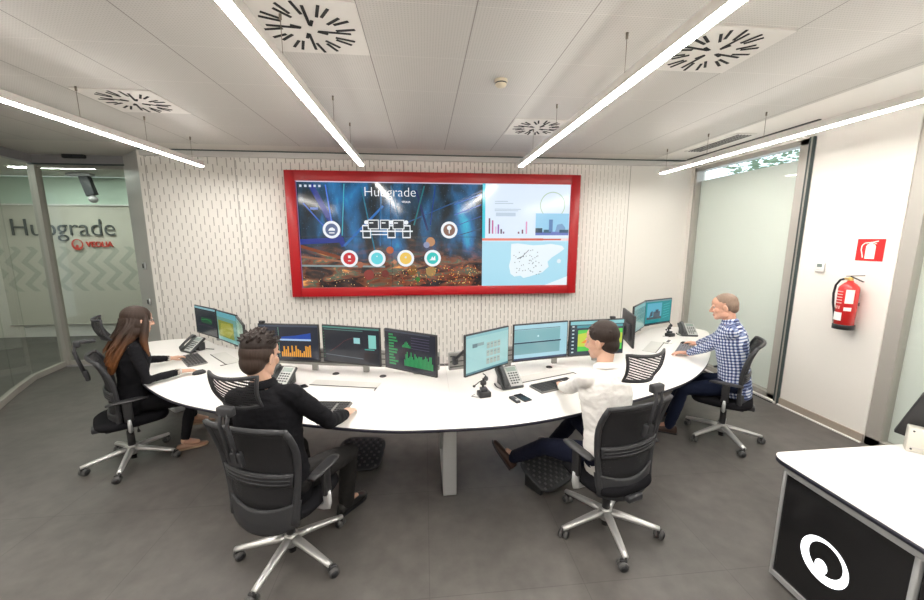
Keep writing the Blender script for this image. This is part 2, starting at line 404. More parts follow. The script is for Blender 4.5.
for z_, lab in ((1.60, 'small dark access reader on the grey jamb, the upper of two'), (1.06, 'small silver access reader on the grey jamb, the lower of two')):
    q = empty('card_reader', (-4.13, 5.985, z_), -math.radians(42), lab, 'reader', 'access readers on the door jamb')
    t = MB(); t.box((0, -.012, 0), (.10, .02, .10), silver, bevel=.006); t.build('reader_plate', q)
    t = MB(); t.box((-.005, -.024, 0), (.06, .008, .06), black_pl, bevel=.003); t.build('reader_face', q)

# ------------------------------------------------------------------ ceiling fittings
lamp_em = mat('lamp_diffuser', (.9, .9, .9), .5, emis=(1.0, .955, .89), estr=94.0)
added_up = mat('added_uplight', (.9, .9, .9), .5, emis=(1.0, .95, .88), estr=4.0)  # glow of the added upward strips, there to lift the ceiling
lamp_body = mat('lamp_housing', (.80, .77, .73), .4)
cable_m = mat('steel_cable', (.25, .22, .18), .4, metal=.6)
for x, y0, y1, lab in ((-2.79, -1.0, 5.24, 'leftmost slim pendant light bar, nearest the glass entrance'), (-.765, -1.0, 4.97, 'slim pendant light bar second from the left, ending above the red screen frame'),
                      (1.235, -1.0, 4.84, 'slim pendant light bar third from the left, beside the round smoke detector'), (3.34, -1.0, 5.15, 'rightmost slim pendant light bar, near the tall window')):
    L = y1 - y0; e = empty('pendant_light', (x, (y0 + y1) / 2, 2.9), 0, lab, 'light', 'linear pendant lights')
    t = MB(); t.box((0, 0, .035), (.062, L, .06), lamp_body, bevel=.004); t.build('housing', e)
    t = MB(); t.box((0, 0, .001), (.052, L - .01, .008), lamp_em); t.build('light_strip', e)
    t = MB(); t.box((0, 0, .0655), (.040, L - .02, .002), added_up); t.build('added_uplight_strip', e)  # glowing strip added on top of the housing to brighten the ceiling
    ys = [y for y in (5.05, 4.3, 3.55, 2.35, 1.2, 0.0) if y < y1]
    for yy in ys:
        t = MB(); yl = yy - (y0 + y1) / 2
        t.cyl((0, yl, .06), (0, yl, CEIL - 2.9), .0022, cable_m, n=6); t.cyl((0, yl, CEIL - 2.9 - .035), (0, yl, CEIL - 2.9), .008, cable_m, n=10); t.build('suspension_cable', e)

slot_dark = mat('slot_dark', (.008, .008, .008), .8); plate_m = mat('diffuser_plate', (.72, .69, .65), .5)
def diffuser(x, y, lab, rot=0.):
    e = empty('ceiling_diffuser', (x, y, CEIL), 0, lab, 'air vent', 'square swirl air diffusers')
    t = MB(); t.box((0, 0, -.004), (.62, .57, .008), plate_m); t.build('face_plate', e)
    t = MB()
    for k in range(24):
        a = 2 * PI * k / 24 + rot + .06
        r1 = .265 if k % 3 else .235; r0 = .05 if k % 6 == 0 else (.13 if k % 3 == 0 else (.15 if k % 2 else .165))
        R = Matrix.Rotation(a, 3, 'Z'); c = R @ Vector(((r0 + r1) / 2, .03 if k % 2 else .012, -.0095))
        t.box(c, (r1 - r0, .017, .003), slot_dark, R)
    for k in range(4):
        R = Matrix.Rotation(PI / 2 * k + .4 + rot, 3, 'Z'); t.box(R @ Vector((.075, 0, -.0095)), (.06, .018, .003), slot_dark, R)
    t.build('slots', e)
diffuser(-.65, 2.49, 'square swirl air diffuser between the two middle light bars, largest in view')
diffuser(-2.56, 3.86, 'square swirl air diffuser above the seated woman, near the left light bar', .3)
diffuser(1.91, 2.50, 'square swirl air diffuser between the two right light bars', .1)
diffuser(1.26, 4.26, 'small distant square swirl air diffuser above the wall screen', .2)
e = empty('smoke_detector', (.616, 3.086, CEIL), 0, 'small beige round smoke detector on the ceiling', 'smoke detector')
t = MB(); t.lathe([(.05, 0), (.052, -.012), (.045, -.02), (.045, -.035), (.035, -.048), (.02, -.052)], mat('detector_beige', (.62, .55, .42), .5)); t.build('detector_body', e)
t = MB(); t.lathe([(.046, -.021), (.046, -.030)], dark_pl); t.build('detector_slot', e)
e = empty('ceiling_grille', (3.80, 4.72, CEIL), 0, 'long slatted air grille in the ceiling strip beside the window', 'air vent')
t = MB(); t.box((0, 0, -.004 + .01), (.24, .92, .012), plate_m); t.build('grille_frame', e)
t = MB()
for k in range(5): t.box((-.08 + k * .04, 0, -.003), (.014, .84, .006), mat('grille_shadow_gap', (.10, .10, .10), .8))  # dark strips painted as the shade between the slats
t.build('slat_shadow_gaps', e)
# ------------------------------------------------------------------ screens
class Paint:
    """flat picture elements laid on a screen face (local XZ plane, facing -Y)"""
    def __init__(self, x0, z0, W, H, y=-.001, strength=1.0, step=.00025):
        self.mb = MB(); self.x0, self.z0, self.W, self.H, self.y, self.s, self.step = x0, z0, W, H, y, strength, step
    def P(self, u, v): return (self.x0 + u * self.W, self.y, self.z0 + v * self.H)
    def poly(self, pts, col, k=1.):
        self.mb.poly([self.P(*q) for q in pts], screen_mat(col, self.s * k)); self.y -= self.step
    def rect(self, u0, v0, u1, v1, col, k=1.): self.poly([(u0, v0), (u1, v0), (u1, v1), (u0, v1)], col, k)
    def circ(self, u, v, r, col, k=1., n=22):
        a = self.H / self.W; self.poly([(u + r * a * math.cos(2 * PI * i / n), v + r * math.sin(2 * PI * i / n)) for i in range(n)], col, k)
    def line(self, pts, w, col, k=1.):
        a = self.H / self.W
        for (u0, v0), (u1, v1) in zip(pts, pts[1:]):
            dx, dz = (u1 - u0) / a, v1 - v0; L = math.hypot(dx, dz) or 1; nx, nz = -dz / L * w / 2, dx / L * w / 2
            self.mb.poly([self.P(u0 + nx * a, v0 + nz), self.P(u1 + nx * a, v1 + nz), self.P(u1 - nx * a, v1 - nz), self.P(u0 - nx * a, v0 - nz)], screen_mat(col, self.s * k))
        self.y -= self.step
    def ring(self, u, v, r, w, col, k=1., n=30):
        self.line([(u + r * self.H / self.W * math.cos(2 * PI * i / n), v + r * math.sin(2 * PI * i / n)) for i in range(n + 1)], w, col, k)

# wall screen
VX = .215; VZ = 1.145; VH = 1.81
vw = empty('video_wall', (VX, WY, VZ), 0, 'wide red-framed video wall glowing on the slotted front wall', 'screen')
t = MB(); D = .13
t.box((-2.095, -D / 2, VH / 2), (.14, D, VH), red_frame, bevel=.004); t.box((2.105, -D / 2, VH / 2), (.14, D, VH), red_frame, bevel=.004)
t.box((.005, -D / 2, .065), (4.1, D, .13), red_frame, bevel=.004); t.box((.005, -D / 2, VH - .07), (4.1, D, .14), red_frame, bevel=.004)
t.build('frame', vw)
m = bpy.data.materials.new('city_night_picture'); n, l, p = nodes_of(m)
tc = n.new('ShaderNodeTexCoord'); sx = n.new('ShaderNodeSeparateXYZ'); l.new(tc.outputs['Object'], sx.inputs[0])
mp = n.new('ShaderNodeMapping'); mp.inputs['Rotation'].default_value = (0, .75, 0); mp.inputs['Scale'].default_value = (1.7, 1, .75); l.new(tc.outputs['Object'], mp.inputs[0])
n1 = n.new('ShaderNodeTexNoise'); n1.inputs['Scale'].default_value = 1.5; n1.inputs['Detail'].default_value = 5; n1.inputs['Distortion'].default_value = .25; l.new(mp.outputs[0], n1.inputs['Vector'])
n2 = n.new('ShaderNodeTexNoise'); n2.inputs['Scale'].default_value = 3.2; n2.inputs['Detail'].default_value = 5; n2.inputs['Distortion'].default_value = .8
mp2 = n.new('ShaderNodeMapping'); mp2.inputs['Scale'].default_value = (.8, 1, 2.2); l.new(tc.outputs['Object'], mp2.inputs[0]); l.new(mp2.outputs[0], n2.inputs['Vector'])
r1 = n.new('ShaderNodeValToRGB'); e_ = r1.color_ramp.elements; e_[0].position = .42; e_[0].color = (.004, .010, .014, 1); e_[1].position = .78; e_[1].color = (.03, .42, .55, 1)
q = e_.new(.52); q.color = (.006, .035, .07, 1); q = e_.new(.64); q.color = (.010, .12, .30, 1); l.new(n1.outputs['Fac'], r1.inputs[0])
r2 = n.new('ShaderNodeValToRGB'); e_ = r2.color_ramp.elements; e_[0].position = .36; e_[0].color = (.012, .010, .012, 1); e_[1].position = .74; e_[1].color = (.85, .42, .10, 1)
q = e_.new(.45); q.color = (.03, .018, .014, 1); q = e_.new(.54); q.color = (.16, .05, .025, 1); q = e_.new(.60); q.color = (.05, .09, .06, 1); q = e_.new(.66); q.color = (.35, .12, .05, 1); l.new(n2.outputs['Fac'], r2.inputs[0])
zf = n.new('ShaderNodeMapRange'); l.new(math_node(n, l, 'ADD', sx.outputs[2], math_node(n, l, 'MULTIPLY', n1.outputs['Fac'], .35)), zf.inputs[0]); zf.inputs[1].default_value = .68; zf.inputs[2].default_value = 1.0
cc = mix_col(n, l, zf.outputs[0], r2.outputs[0], r1.outputs[0])
vo = n.new('ShaderNodeTexVoronoi'); vo.inputs['Scale'].default_value = 22; l.new(tc.outputs['Object'], vo.inputs['Vector'])
pt = math_node(n, l, 'LESS_THAN', vo.outputs['Distance'], .13)
low = math_node(n, l, 'LESS_THAN', sx.outputs[2], math_node(n, l, 'ADD', .12, math_node(n, l, 'MULTIPLY', n2.outputs['Fac'], .42)))
ptc = mix_col(n, l, low, (.25, .5, .8), (1.0, .65, .25)); pf = math_node(n, l, 'MULTIPLY', pt, math_node(n, l, 'ADD', .10, math_node(n, l, 'MULTIPLY', low, .8)))
cc = mix_col(n, l, pf, cc, ptc)
p.inputs['Base Color'].default_value = (.01, .01, .012, 1); p.inputs['Roughness'].default_value = .10; l.new(cc, p.inputs['Emission Color']); p.inputs['Emission Strength'].default_value = 1.35
X0, Z0, SW, SH = -2.025, .13, 4.06, 1.54
t = MB(); t.box((0.005, -.06, Z0 + SH / 2), (SW, .02, SH), m); t.build('display_panel', vw)
V = Paint(X0, Z0, SW, SH, y=-.0712, strength=1.0, step=.0003)
W_ = (235, 240, 245)
for (a, b, w, c_, k) in (((.05, .97), (.155, .40), .05, (10, 60, 170), .55), ((.10, .97), (.12, .52), .012, (60, 120, 230), .9), ((.155, .40), (.30, .78), .022, (20, 110, 190), .8),
                     ((.02, .80), (.115, .50), .012, (60, 110, 220), .7), ((.0, .44), (.155, .46), .05, (10, 60, 180), .5), ((.165, .98), (.15, .50), .010, (60, 170, 190), .9),
                     ((.225, .95), (.27, .28), .012, (20, 120, 150), .8), ((.295, .95), (.285, .40), .012, (15, 110, 170), .7), ((.38, .62), (.66, .93), .010, (30, 90, 150), .7),
                     ((.0, .40), (.25, .20), .030, (150, 70, 30), .6), ((.0, .30), (.24, .22), .02, (170, 110, 80), .7), ((.0, .215), (.30, .20), .018, (170, 190, 190), .55), ((.42, .93), (.46, .55), .02, (20, 40, 90), .9),
                     ((.56, .80), (.66, .90), .010, (60, 110, 200), .8), ((.56, .70), (.66, .80), .010, (50, 100, 190), .8), ((.57, .60), (.66, .69), .008, (60, 100, 170), .8), ((.57, .50), (.66, .57), .008, (60, 90, 120), .8),
                     ((.33, .97), (.36, .60), .014, (10, 90, 130), .8), ((.45, .97), (.41, .60), .014, (20, 130, 140), .6), ((.49, .97), (.47, .60), .008, (20, 60, 150), .8)):
    V.line([a, b], w, c_, k)
for u_, v_, r_, c_ in ((.47, .44, .045, (230, 170, 120)), (.455, .41, .03, (170, 180, 220)), (.32, .36, .035, (220, 110, 60)), (.40, .16, .05, (150, 100, 40)), (.47, .15, .05, (200, 160, 90)), (.42, .07, .025, (70, 140, 60)), (.24, .12, .05, (170, 70, 60)), (.30, .13, .035, (140, 60, 50)), (.21, .22, .03, (200, 120, 90))): V.circ(u_, v_, r_, c_, .6)
random.seed(3)
for k in range(150):
    u_ = random.uniform(.36, .65); v_ = random.uniform(.02, .20); V.mb.poly([V.P(u_, v_), V.P(u_ + .003, v_), V.P(u_ + .003, v_ + .009), V.P(u_, v_ + .009)], screen_mat(random.choice([(230, 150, 60), (240, 200, 120), (180, 90, 50), (200, 60, 40)])))
V.y -= .0003
def badge(u_, v_, col):
    V.circ(u_, v_, .082, W_); V.circ(u_, v_, .058, col)
badge(.114, .555, (90, 105, 140)); badge(.54, .555, (130, 95, 80)); badge(.172, .28, (200, 35, 45)); badge(.272, .28, (95, 210, 220)); badge(.377, .28, (235, 195, 90)); badge(.477, .28, (45, 195, 190))
V.poly([(.102, .545), (.126, .545), (.126, .56), (.119, .575), (.112, .575), (.106, .565)], W_); V.rect(.105, .52, .124, .53, W_)
V.circ(.54, .575, .022, W_); V.poly([(.537, .57), (.543, .57), (.541, .52), (.539, .52)], W_)
V.rect(.168, .285, .177, .31, W_); V.rect(.167, .255, .178, .262, W_); V.circ(.272, .30, .006, W_); V.circ(.377, .29, .010, W_, .8)
V.poly([(.465, .26), (.488, .26), (.486, .305), (.480, .28), (.476, .30), (.471, .275)], W_)
# four-box process icon
for u_ in (.238, .327, .382):
    V.rect(u_ - .015, .475, u_ + .015, .60, W_); V.rect(u_ - .012, .487, u_ + .012, .588, (20, 40, 50)); V.circ(u_, .625, .020, W_)
V.rect(.215, .535, .405, .548, W_)
for u0, u1 in ((.243, .283), (.287, .322), (.332, .375)):
    V.rect(u0, .56, u1, .65, W_); V.rect(u0 + .003, .568, u1 - .003, .642, (20, 35, 45)); V.rect(u0 + .006, .615, u0 + .02, .625, W_)
V.rect(.255, .505, .312, .515, W_)
for k, u_ in enumerate((.012, .029, .045, .061, .077)): V.rect(u_, .945, u_ + .008, .965, (200, 210, 225))
V.rect(.045, .74, .072, .76, (90, 120, 190))
V.line([(0, .995), (.665, .995)], .008, (225, 215, 235)); V.line([(.002, 0), (.002, 1)], .006, (150, 130, 190), .6)
# right-hand dashboard
V.rect(.664, 0, 1, 1, (222, 236, 252)); V.rect(.664, .47, .675, 1, (60, 200, 220)); V.rect(.664, 0, 1, .445, (172, 222, 240))
V.rect(.664, .452, .90, .475, (230, 130, 110)); V.rect(.81, .455, .97, .472, (205, 95, 80)); V.rect(.97, .452, 1, .475, (240, 215, 215))
for u_, h_, c_ in ((.688, .15, (110, 60, 90)), (.70, .13, (190, 100, 150)), (.722, .09, (150, 90, 170)), (.733, .045, (80, 60, 90)), (.742, .02, (120, 90, 130)), (.80, .02, (110, 60, 90)), (.815, .04, (110, 60, 90)), (.83, .12, (215, 150, 190)), (.712, .07, (225, 190, 220))):
    V.rect(u_, .52, u_ + .006, .52 + h_, c_)
for v_, u1 in ((.83, .76), (.81, .78), (.755, .81), (.74, .80)): V.rect(.71, v_, u1, v_ + .006, (170, 190, 205))
V.rect(.715, .69, .79, .725, (190, 208, 225))
V.ring(.932, .80, .125, .010, (180, 205, 185)); V.rect(.868, .505, .998, .72, (150, 205, 235)); V.rect(.868, .505, .998, .54, (100, 120, 190)); V.rect(.868, .53, .895, .575, (40, 70, 90)); V.rect(.90, .53, .93, .56, (60, 100, 120))
V.rect(.92, .54, .935, .66, (90, 130, 180)); V.poly([(.945, .54), (.985, .54), (.985, .58), (.972, .62), (.952, .61)], (120, 160, 200)); V.rect(.962, .53, .998, .56, (40, 80, 110))
# map: peninsula outline
V.poly([(.775, .42), (.80, .425), (.86, .405), (.90, .41), (.93, .42), (.975, .40), (.985, .37), (.965, .33), (.935, .28), (.92, .24), (.925, .19), (.90, .13), (.875, .11), (.85, .09), (.825, .075), (.815, .10), (.79, .09), (.775, .12), (.768, .20), (.775, .27)], (232, 244, 250))
V.poly([(.91, 0), (1, 0), (1, .09), (.96, .05)], (232, 244, 250)); V.circ(.965, .245, .022, (225, 240, 248))
for k in range(46):
    u_ = random.uniform(.785, .90); v_ = random.uniform(.10, .36); V.mb.poly([V.P(u_, v_), V.P(u_ + .0035, v_), V.P(u_ + .0035, v_ + .008), V.P(u_, v_ + .008)], screen_mat((120, 130, 140)))
V.line([(.81, .27), (.845, .36)], .006, (110, 120, 130)); V.line([(.80, .27), (.825, .30)], .008, (90, 100, 110))
V.mb.build('screen_picture', vw)
t = MB(); t.box((-.70, -.0745, Z0 + SH / 2), (.006, .001, SH), black_pl); t.box((-.68, -.0745, Z0 + SH * .487), (2.68, .001, .006), black_pl); t.build('panel_seam', vw)
tw = screen_mat(W_, 1.0)
text_mesh('screen_title', 'Hubgrade', .74, tw, vw, (-.70, -.08, 1.525), depth=.0004, bold=-.014)
text_mesh('screen_subtitle', 'VEOLIA', .13, tw, vw, (-.47, -.08, 1.39), depth=.0004, bold=.02)

# ------------------------------------------------------------------ the curved desk
DZ = .74; DC = .19
half_front = [(0, 2.300), (.35, 2.312), (.65, 2.365), (.95, 2.45), (1.35, 2.58), (1.8, 2.765), (2.17, 2.96), (2.55, 3.26), (2.9, 3.62), (3.2, 3.99), (3.42, 4.28), (3.60, 4.50), (3.67, 4.64), (3.64, 4.76), (3.55, 4.84)]
half_back = [(3.42, 4.90), (3.15, 4.93), (2.95, 4.84), (2.62, 4.54), (2.2, 4.28), (1.75, 4.02), (1.3, 3.83), (.8, 3.66), (.4, 3.58), (0, 3.555)]
def smooth_path(P, sub=6):
    P = [Vector((*q, 0)) for q in P]; out = []
    for i in range(len(P) - 1):
        a, b, c, d = P[max(i - 1, 0)], P[i], P[i + 1], P[min(i + 2, len(P) - 1)]
        for k in range(sub):
            t_ = k / sub; out.append(.5 * ((2 * b) + (-a + c) * t_ + (2 * a - 5 * b + 4 * c - d) * t_ ** 2 + (-a + 3 * b - 3 * c + d) * t_ ** 3))
    out.append(P[-1]); return [(q.x, q.y) for q in out]
hf = smooth_path([(-.35, 2.30)] + half_front)[6:]; hb = smooth_path(half_back)
right = hf + hb[1:]
outline = [(DC + x, y) for x, y in right] + [(DC - x, y) for x, y in right[::-1][1:-1]]
desk = empty('curved_desk', (DC, 2.9, 0), 0, 'long white curved control desk with a thin dark edge, seating four people', 'desk')
t = MB(); t.prism([(x - DC, y - 2.9) for x, y in outline], DZ - .022, DZ - .001, dark_edge, dark_edge, True); t.prism([(DC + (x - DC) * .9995 - DC, y - 2.9) for x, y in outline], DZ - .001, DZ, white_lam, dark_edge); t.build('desktop', desk)
t = MB(); t.box((0, .64, DZ + .0004), (.003, 1.25, .0008), grey_trim); t.build('desktop_joint', desk)
def leg(x, y, rot, L):
    t = MB(); R = Matrix.Rotation(rot, 3, 'Z'); c = Vector((x - DC, y - 2.9, 0))
    t.box(c + R @ Vector((0, 0, DZ / 2 - .008)), (.105, .055, DZ - .03), silver, R, bevel=.006); t.box(c + R @ Vector((0, L, DZ / 2 - .008)), (.105, .055, DZ - .03), silver, R, bevel=.006)
    t.box(c + R @ Vector((0, L / 2, DZ - .06)), (.10, L, .07), silver, R, bevel=.006); t.box(c + R @ Vector((0, L / 2, .02)), (.105, L, .035), silver, R, bevel=.006); t.build('leg', desk)
leg(.170, 2.65, 0, .62); leg(3.25, 4.40, -.9, .30); leg(-2.87, 4.40, .9, .30)
t = MB()
for s_ in (-1, 1):
    pts_ = [(s_ * .05, .3), (s_ * 1.3, .55), (s_ * 2.1, .95), (s_ * 3.1, 1.72)]
    t.tube([(x, y, DZ - .05) for x, y in pts_], .022, dark_pl, 8)
t.build('cable_tray', desk)

# ------------------------------------------------------------------ monitors
scr_bg = (22, 27, 33)
def pic_dark_lines(P):
    P.rect(0, 0, 1, 1, (26, 32, 40)); P.rect(0, .93, 1, 1, (120, 165, 175)); P.rect(.3, .42, .8, .62, (20, 70, 40)); P.line([(.1, .3), (.4, .34), (.9, .3)], .015, (60, 40, 70)); P.line([(.3, .52), (.6, .58), (.8, .5)], .02, (40, 130, 70))
def pic_map(P):
    P.rect(0, 0, 1, 1, (95, 140, 130)); P.rect(0, .82, 1, 1, (90, 155, 165)); P.rect(.05, .12, .85, .70, (120, 130, 50)); P.poly([(.1, .2), (.6, .15), (.85, .4), (.7, .65), (.2, .6)], (150, 150, 60)); P.rect(0, 0, 1, .12, (120, 170, 165))
def pic_pale(P):
    P.rect(0, 0, 1, 1, (90, 120, 125)); P.rect(0, .2, .5, .9, (105, 140, 140)); P.rect(.1, .3, .9, .4, (70, 110, 100))
def pic_bars(P):
    P.rect(0, 0, 1, 1, (30, 36, 48)); P.rect(0, .95, 1, 1, (60, 70, 85)); P.rect(.33, .06, .335, .94, (120, 180, 150))
    P.rect(.35, .55, .88, .60, (170, 200, 235)); P.poly([(.38, .6), (.88, .6), (.88, .78), (.62, .70), (.38, .66)], (25, 70, 160))
    for k, h in enumerate((.13, .30, .20, .30, .10, .32, .14, .32, .22, .18, .10, .16, .32, .30, .34)): P.rect(.37 + k * .034, .08, .395 + k * .034, .10 + h * .95, (225, 155, 45))
    for k in range(6): P.rect(.06, .2 + k * .11, .26, .23 + k * .11, (70, 85, 105))
def pic_graph(P):
    P.rect(0, 0, 1, 1, (24, 30, 38)); P.rect(0, .955, 1, 1, (70, 130, 120)); P.rect(.02, .90, .72, .925, (70, 110, 105))
    for k in range(10): P.rect(.015, .1 + k * .08, .025, .12 + k * .08, (60, 150, 90))
    P.line([(.12, .28), (.25, .42), (.4, .62), (.55, .72)], .008, (110, 50, 50)); P.line([(.05, .2 + 0), (.72, .14)], .02, (90, 105, 115)); P.rect(.56, .56, .67, .72, (150, 205, 205)); P.rect(.82, .45, .95, .82, (130, 200, 190)); P.rect(.75, .40, .92, .43, (60, 160, 150)); P.rect(.74, .05, .97, .32, (18, 22, 28))
def pic_green(P):
    P.rect(0, 0, 1, 1, (28, 31, 42)); P.rect(0, .96, .9, 1, (60, 66, 80))
    for k in range(11): P.rect(.08, .09 + k * .078, .09 + .13 + .05 * math.sin(k * 1.7), .14 + k * .078, (35, 135, 75))
    for k in range(7): P.rect(.36 + k * .025, .60, .378 + k * .025, .64 + .12 * math.exp(-((k - 3) / 2) ** 2), (40, 145, 80))
    for k in range(22): P.rect(.40 + k * .026, .12, .42 + k * .026, .28 + .14 * abs(math.sin(k * .9)) + .04 * (k % 3), (45, 150, 85))
    for k in range(5): P.rect(.55, .60 + k * .07, .90, .615 + k * .07, (75, 70, 95))
def pic_form(P):
    P.rect(0, 0, 1, 1, (160, 205, 205)); P.rect(0, .93, 1, 1, (140, 190, 195)); P.rect(.14, .66, .25, .76, (105, 130, 135)); P.rect(.25, .68, .40, .76, (140, 165, 165)); P.rect(0, 0, 1, .05, (90, 130, 140))
    for r in range(3):
        for c in range(4): P.rect(.46 + c * .085, .14 + r * .21, .53 + c * .085, .30 + r * .21, (165, 180, 172)); P.rect(.47 + c * .085, .24 + r * .21, .52 + c * .085, .26 + r * .21, (120, 145, 145))
def pic_blue(P):
    P.rect(0, 0, 1, 1, (165, 210, 222)); P.rect(.0, .16, .86, .50, (125, 170, 175)); P.rect(0, .52, .86, .86, (130, 180, 185)); P.rect(0, .47, .88, .51, (40, 60, 75)); P.rect(0, .87, .86, .885, (60, 80, 90)); P.circ(.44, .66, .03, (190, 225, 230)); P.rect(0, 0, 1, .05, (50, 65, 95))
def pic_heat(P):
    P.rect(0, 0, 1, 1, (45, 60, 70)); P.rect(0, .9, 1, 1, (130, 195, 200)); P.rect(.12, .80, .98, .88, (60, 140, 150))
    for k in range(8): P.rect(.03, .06 + k * .11, .07, .10 + k * .11, (190, 210, 215))
    P.rect(.14, .10, .98, .74, (95, 205, 85)); P.poly([(.14, .25), (.6, .2), (.98, .3), (.98, .6), (.5, .7), (.14, .62)], (200, 215, 80)); P.poly([(.2, .35), (.6, .3), (.9, .4), (.8, .55), (.4, .58)], (235, 150, 70)); P.poly([(.3, .62), (.9, .62), (.9, .68), (.3, .66)], (220, 130, 80))
def pic_dim(P): P.rect(0, 0, 1, 1, (75, 85, 110)); P.rect(.1, .2, .9, .5, (90, 60, 50)); P.rect(0, .9, 1, 1, (130, 150, 170))
def pic_teal(P):
    P.rect(0, 0, 1, 1, (80, 125, 125)); P.rect(0, .86, 1, 1, (110, 155, 155)); P.rect(.1, .1, .9, .4, (95, 140, 135)); P.line([(.1, .6), (.9, .62)], .01, (130, 170, 165))
def pic_desktop(P):
    P.rect(0, 0, 1, 1, (25, 135, 140)); P.rect(0, .94, 1, 1, (110, 140, 145)); P.rect(.06, .20, .62, .88, (80, 165, 190)); P.rect(.06, .2, .62, .30, (70, 85, 90)); P.poly([(.15, .3), (.28, .34), (.28, .55), (.2, .52)], (60, 80, 95)); P.rect(.30, .28, .56, .52, (75, 90, 100)); P.rect(.38, .45, .5, .60, (60, 75, 90))
    for k in range(6): P.line([(.68, .22 + k * .11), (.92, .27 + k * .11)], .02, (60, 180, 180))
    P.rect(0, 0, 1, .05, (20, 60, 70))
def monitor(a, b, ztop, pic, label, grp, arm=.20, cam_x=None):
    """a, b: left and right ends of the face as seen by its user"""
    a, b = Vector(a), Vector(b); c = (a + b) / 2; d = b - a; ang = math.atan2(d.y, d.x); W = min(d.length - .008, .575); Hh = .345; z0 = ztop - Hh
    e = empty('monitor', (c.x, c.y, DZ), ang, label, 'monitor', grp)
    t = MB(); t.box((0, .012, z0 - DZ + Hh / 2), (W, .022, Hh), black_pl, bevel=.004); t.box((0, .034, z0 - DZ + Hh * .42), (W * .7, .03, Hh * .55), dark_pl, bevel=.012); t.build('casing', e)
    P = Paint(-W / 2 + .009, z0 - DZ + .016, W - .018, Hh - .026, y=-.0002, strength=1.0, step=.0002); pic(P); P.mb.build('display', e)
    t = MB(); t.box((0, .065, z0 - DZ + Hh * .42), (.10, .03, .10), dark_pl, bevel=.005); t.tube([(0, .07, z0 - DZ + Hh * .42), (0, arm * .65, z0 - DZ + Hh * .35), (0, arm - .01, .17)], .016, dark_pl); t.box((0, arm, .15), (.05, .035, .08), dark_pl, bevel=.006); t.build('monitor_arm', e)
    if cam_x is not None:
        c_ = empty('webcam', (0, 0, 0), 0, 'small black webcam on top of the ' + ('monitor with the bar chart' if cam_x < 0 else 'heat picture monitor'), 'webcam'); c_.location = e.matrix_basis @ Vector((cam_x, .012, ztop - DZ)); c_.rotation_euler = (0, 0, ang)
        t = MB(); t.box((0, 0, .012), (.05, .03, .024), black_pl, bevel=.006); t.build('camera_body', c_); t = MB(); t.cyl((0, -.014, .014), (0, -.018, .014), .008, dark_pl); t.build('lens', c_)
    return e
G1 = 'monitors in the left-hand bay'; G2 = 'monitors in front of the man in black'; G3 = 'monitors in front of the man in the white shirt'; G4 = 'monitors in the right-hand bay'
monitor((-2.80, 4.76), (-2.37, 4.41), 1.205, pic_dark_lines, 'leftmost desk monitor with a dark screen, at the far left of the desk', G1)
monitor((-2.36, 4.40), (-1.98, 4.05), 1.20, pic_map, 'desk monitor with an olive and teal picture, right beside the leftmost dark one', G1)
monitor((-1.965, 4.01), (-1.69, 3.56), 1.20, pic_pale, 'monitor seen at a steep angle just behind the head of the man in black', G1)
monitor((-1.53, 3.475), (-.945, 3.36), 1.232, pic_bars, 'monitor with an orange bar chart, beside the head of the man in black', G2, .20, -.25)
monitor((-.925, 3.345), (-.385, 3.14), 1.238, pic_graph, 'monitor with a dark graph and pale green blocks, middle one of the left centre trio', G2, .24)
monitor((-.35, 3.10), (.085, 2.80), 1.25, pic_green, 'monitor with green bar charts on dark, angled left of the desk centre', G2, .40)
monitor((.302, 2.78), (.722, 3.08), 1.25, pic_form, 'monitor with a pale table page, angled right of the desk centre', G3, .42)
monitor((.765, 3.115), (1.315, 3.235), 1.247, pic_blue, 'monitor with two pale blue panes, in front of the hands of the man in white', G3, .29)
monitor((1.325, 3.24), (1.90, 3.30), 1.243, pic_heat, 'monitor with a green and orange heat picture, behind the head of the man in white', G3, .28, .16)
monitor((2.17, 3.56), (2.32, 4.06), 1.20, pic_dim, 'monitor turned almost edge-on, its back to the desk centre, right of the man in white', G4)
monitor((2.47, 4.11), (2.85, 4.49), 1.20, pic_teal, 'monitor with a dim green screen at a steep angle, beside the building picture one', G4)
monitor((2.865, 4.525), (3.375, 4.72), 1.20, pic_desktop, 'rightmost desk monitor, teal with a picture of a building', G4)

# slatted rail behind the monitors
rail_m = mat('rail_aluminium', (.34, .34, .32), .45, metal=.3); groove = mat('rail_groove', (.06, .06, .06), .7)
def rail(pts, label):
    pts = [Vector((*q, 0)) for q in pts]; c = sum(pts, Vector()) / len(pts)
    e = empty('tool_rail', (c.x, c.y, DZ), 0, label, 'rail', 'slatted tool rails along the back of the desk'); t = MB(); g = MB()
    for a, b in zip(pts, pts[1:]):
        d = b - a; R = Matrix.Rotation(math.atan2(d.y, d.x), 3, 'Z'); mpt = (a + b) / 2 - c; L = d.length
        t.box(mpt + Vector((0, 0, .135)), (L + .01, .035, .16), rail_m, R)
        for k in range(3): g.box(mpt + R @ Vector((0, -.018, .085 + k * .05)), (L, .004, .009), groove, R)
        t.box(mpt + Vector((0, 0, .03)), (.05, .03, .06), rail_m, R)
    t.build('rail_body', e); g.build('rail_slots', e)
rail([(-1.62, 3.72), (-1.30, 3.63), (-.83, 3.52), (-.30, 3.42), (.12, 3.31)], 'grey slatted rail behind the monitors of the man in black')
rail([(-2.74, 5.00 - .06), (-2.42, 4.68), (-2.02, 4.30)], 'grey slatted rail behind the two leftmost monitors')
rail([(2.31, 4.20), (2.50, 4.42), (2.78, 4.70), (3.10, 4.80)], 'grey slatted rail behind the two rightmost monitors')
rail([(.215, 3.29), (.55, 3.375), (1.05, 3.50), (1.55, 3.57), (1.95, 3.60)], 'grey slatted rail behind the monitors of the man in the white shirt')

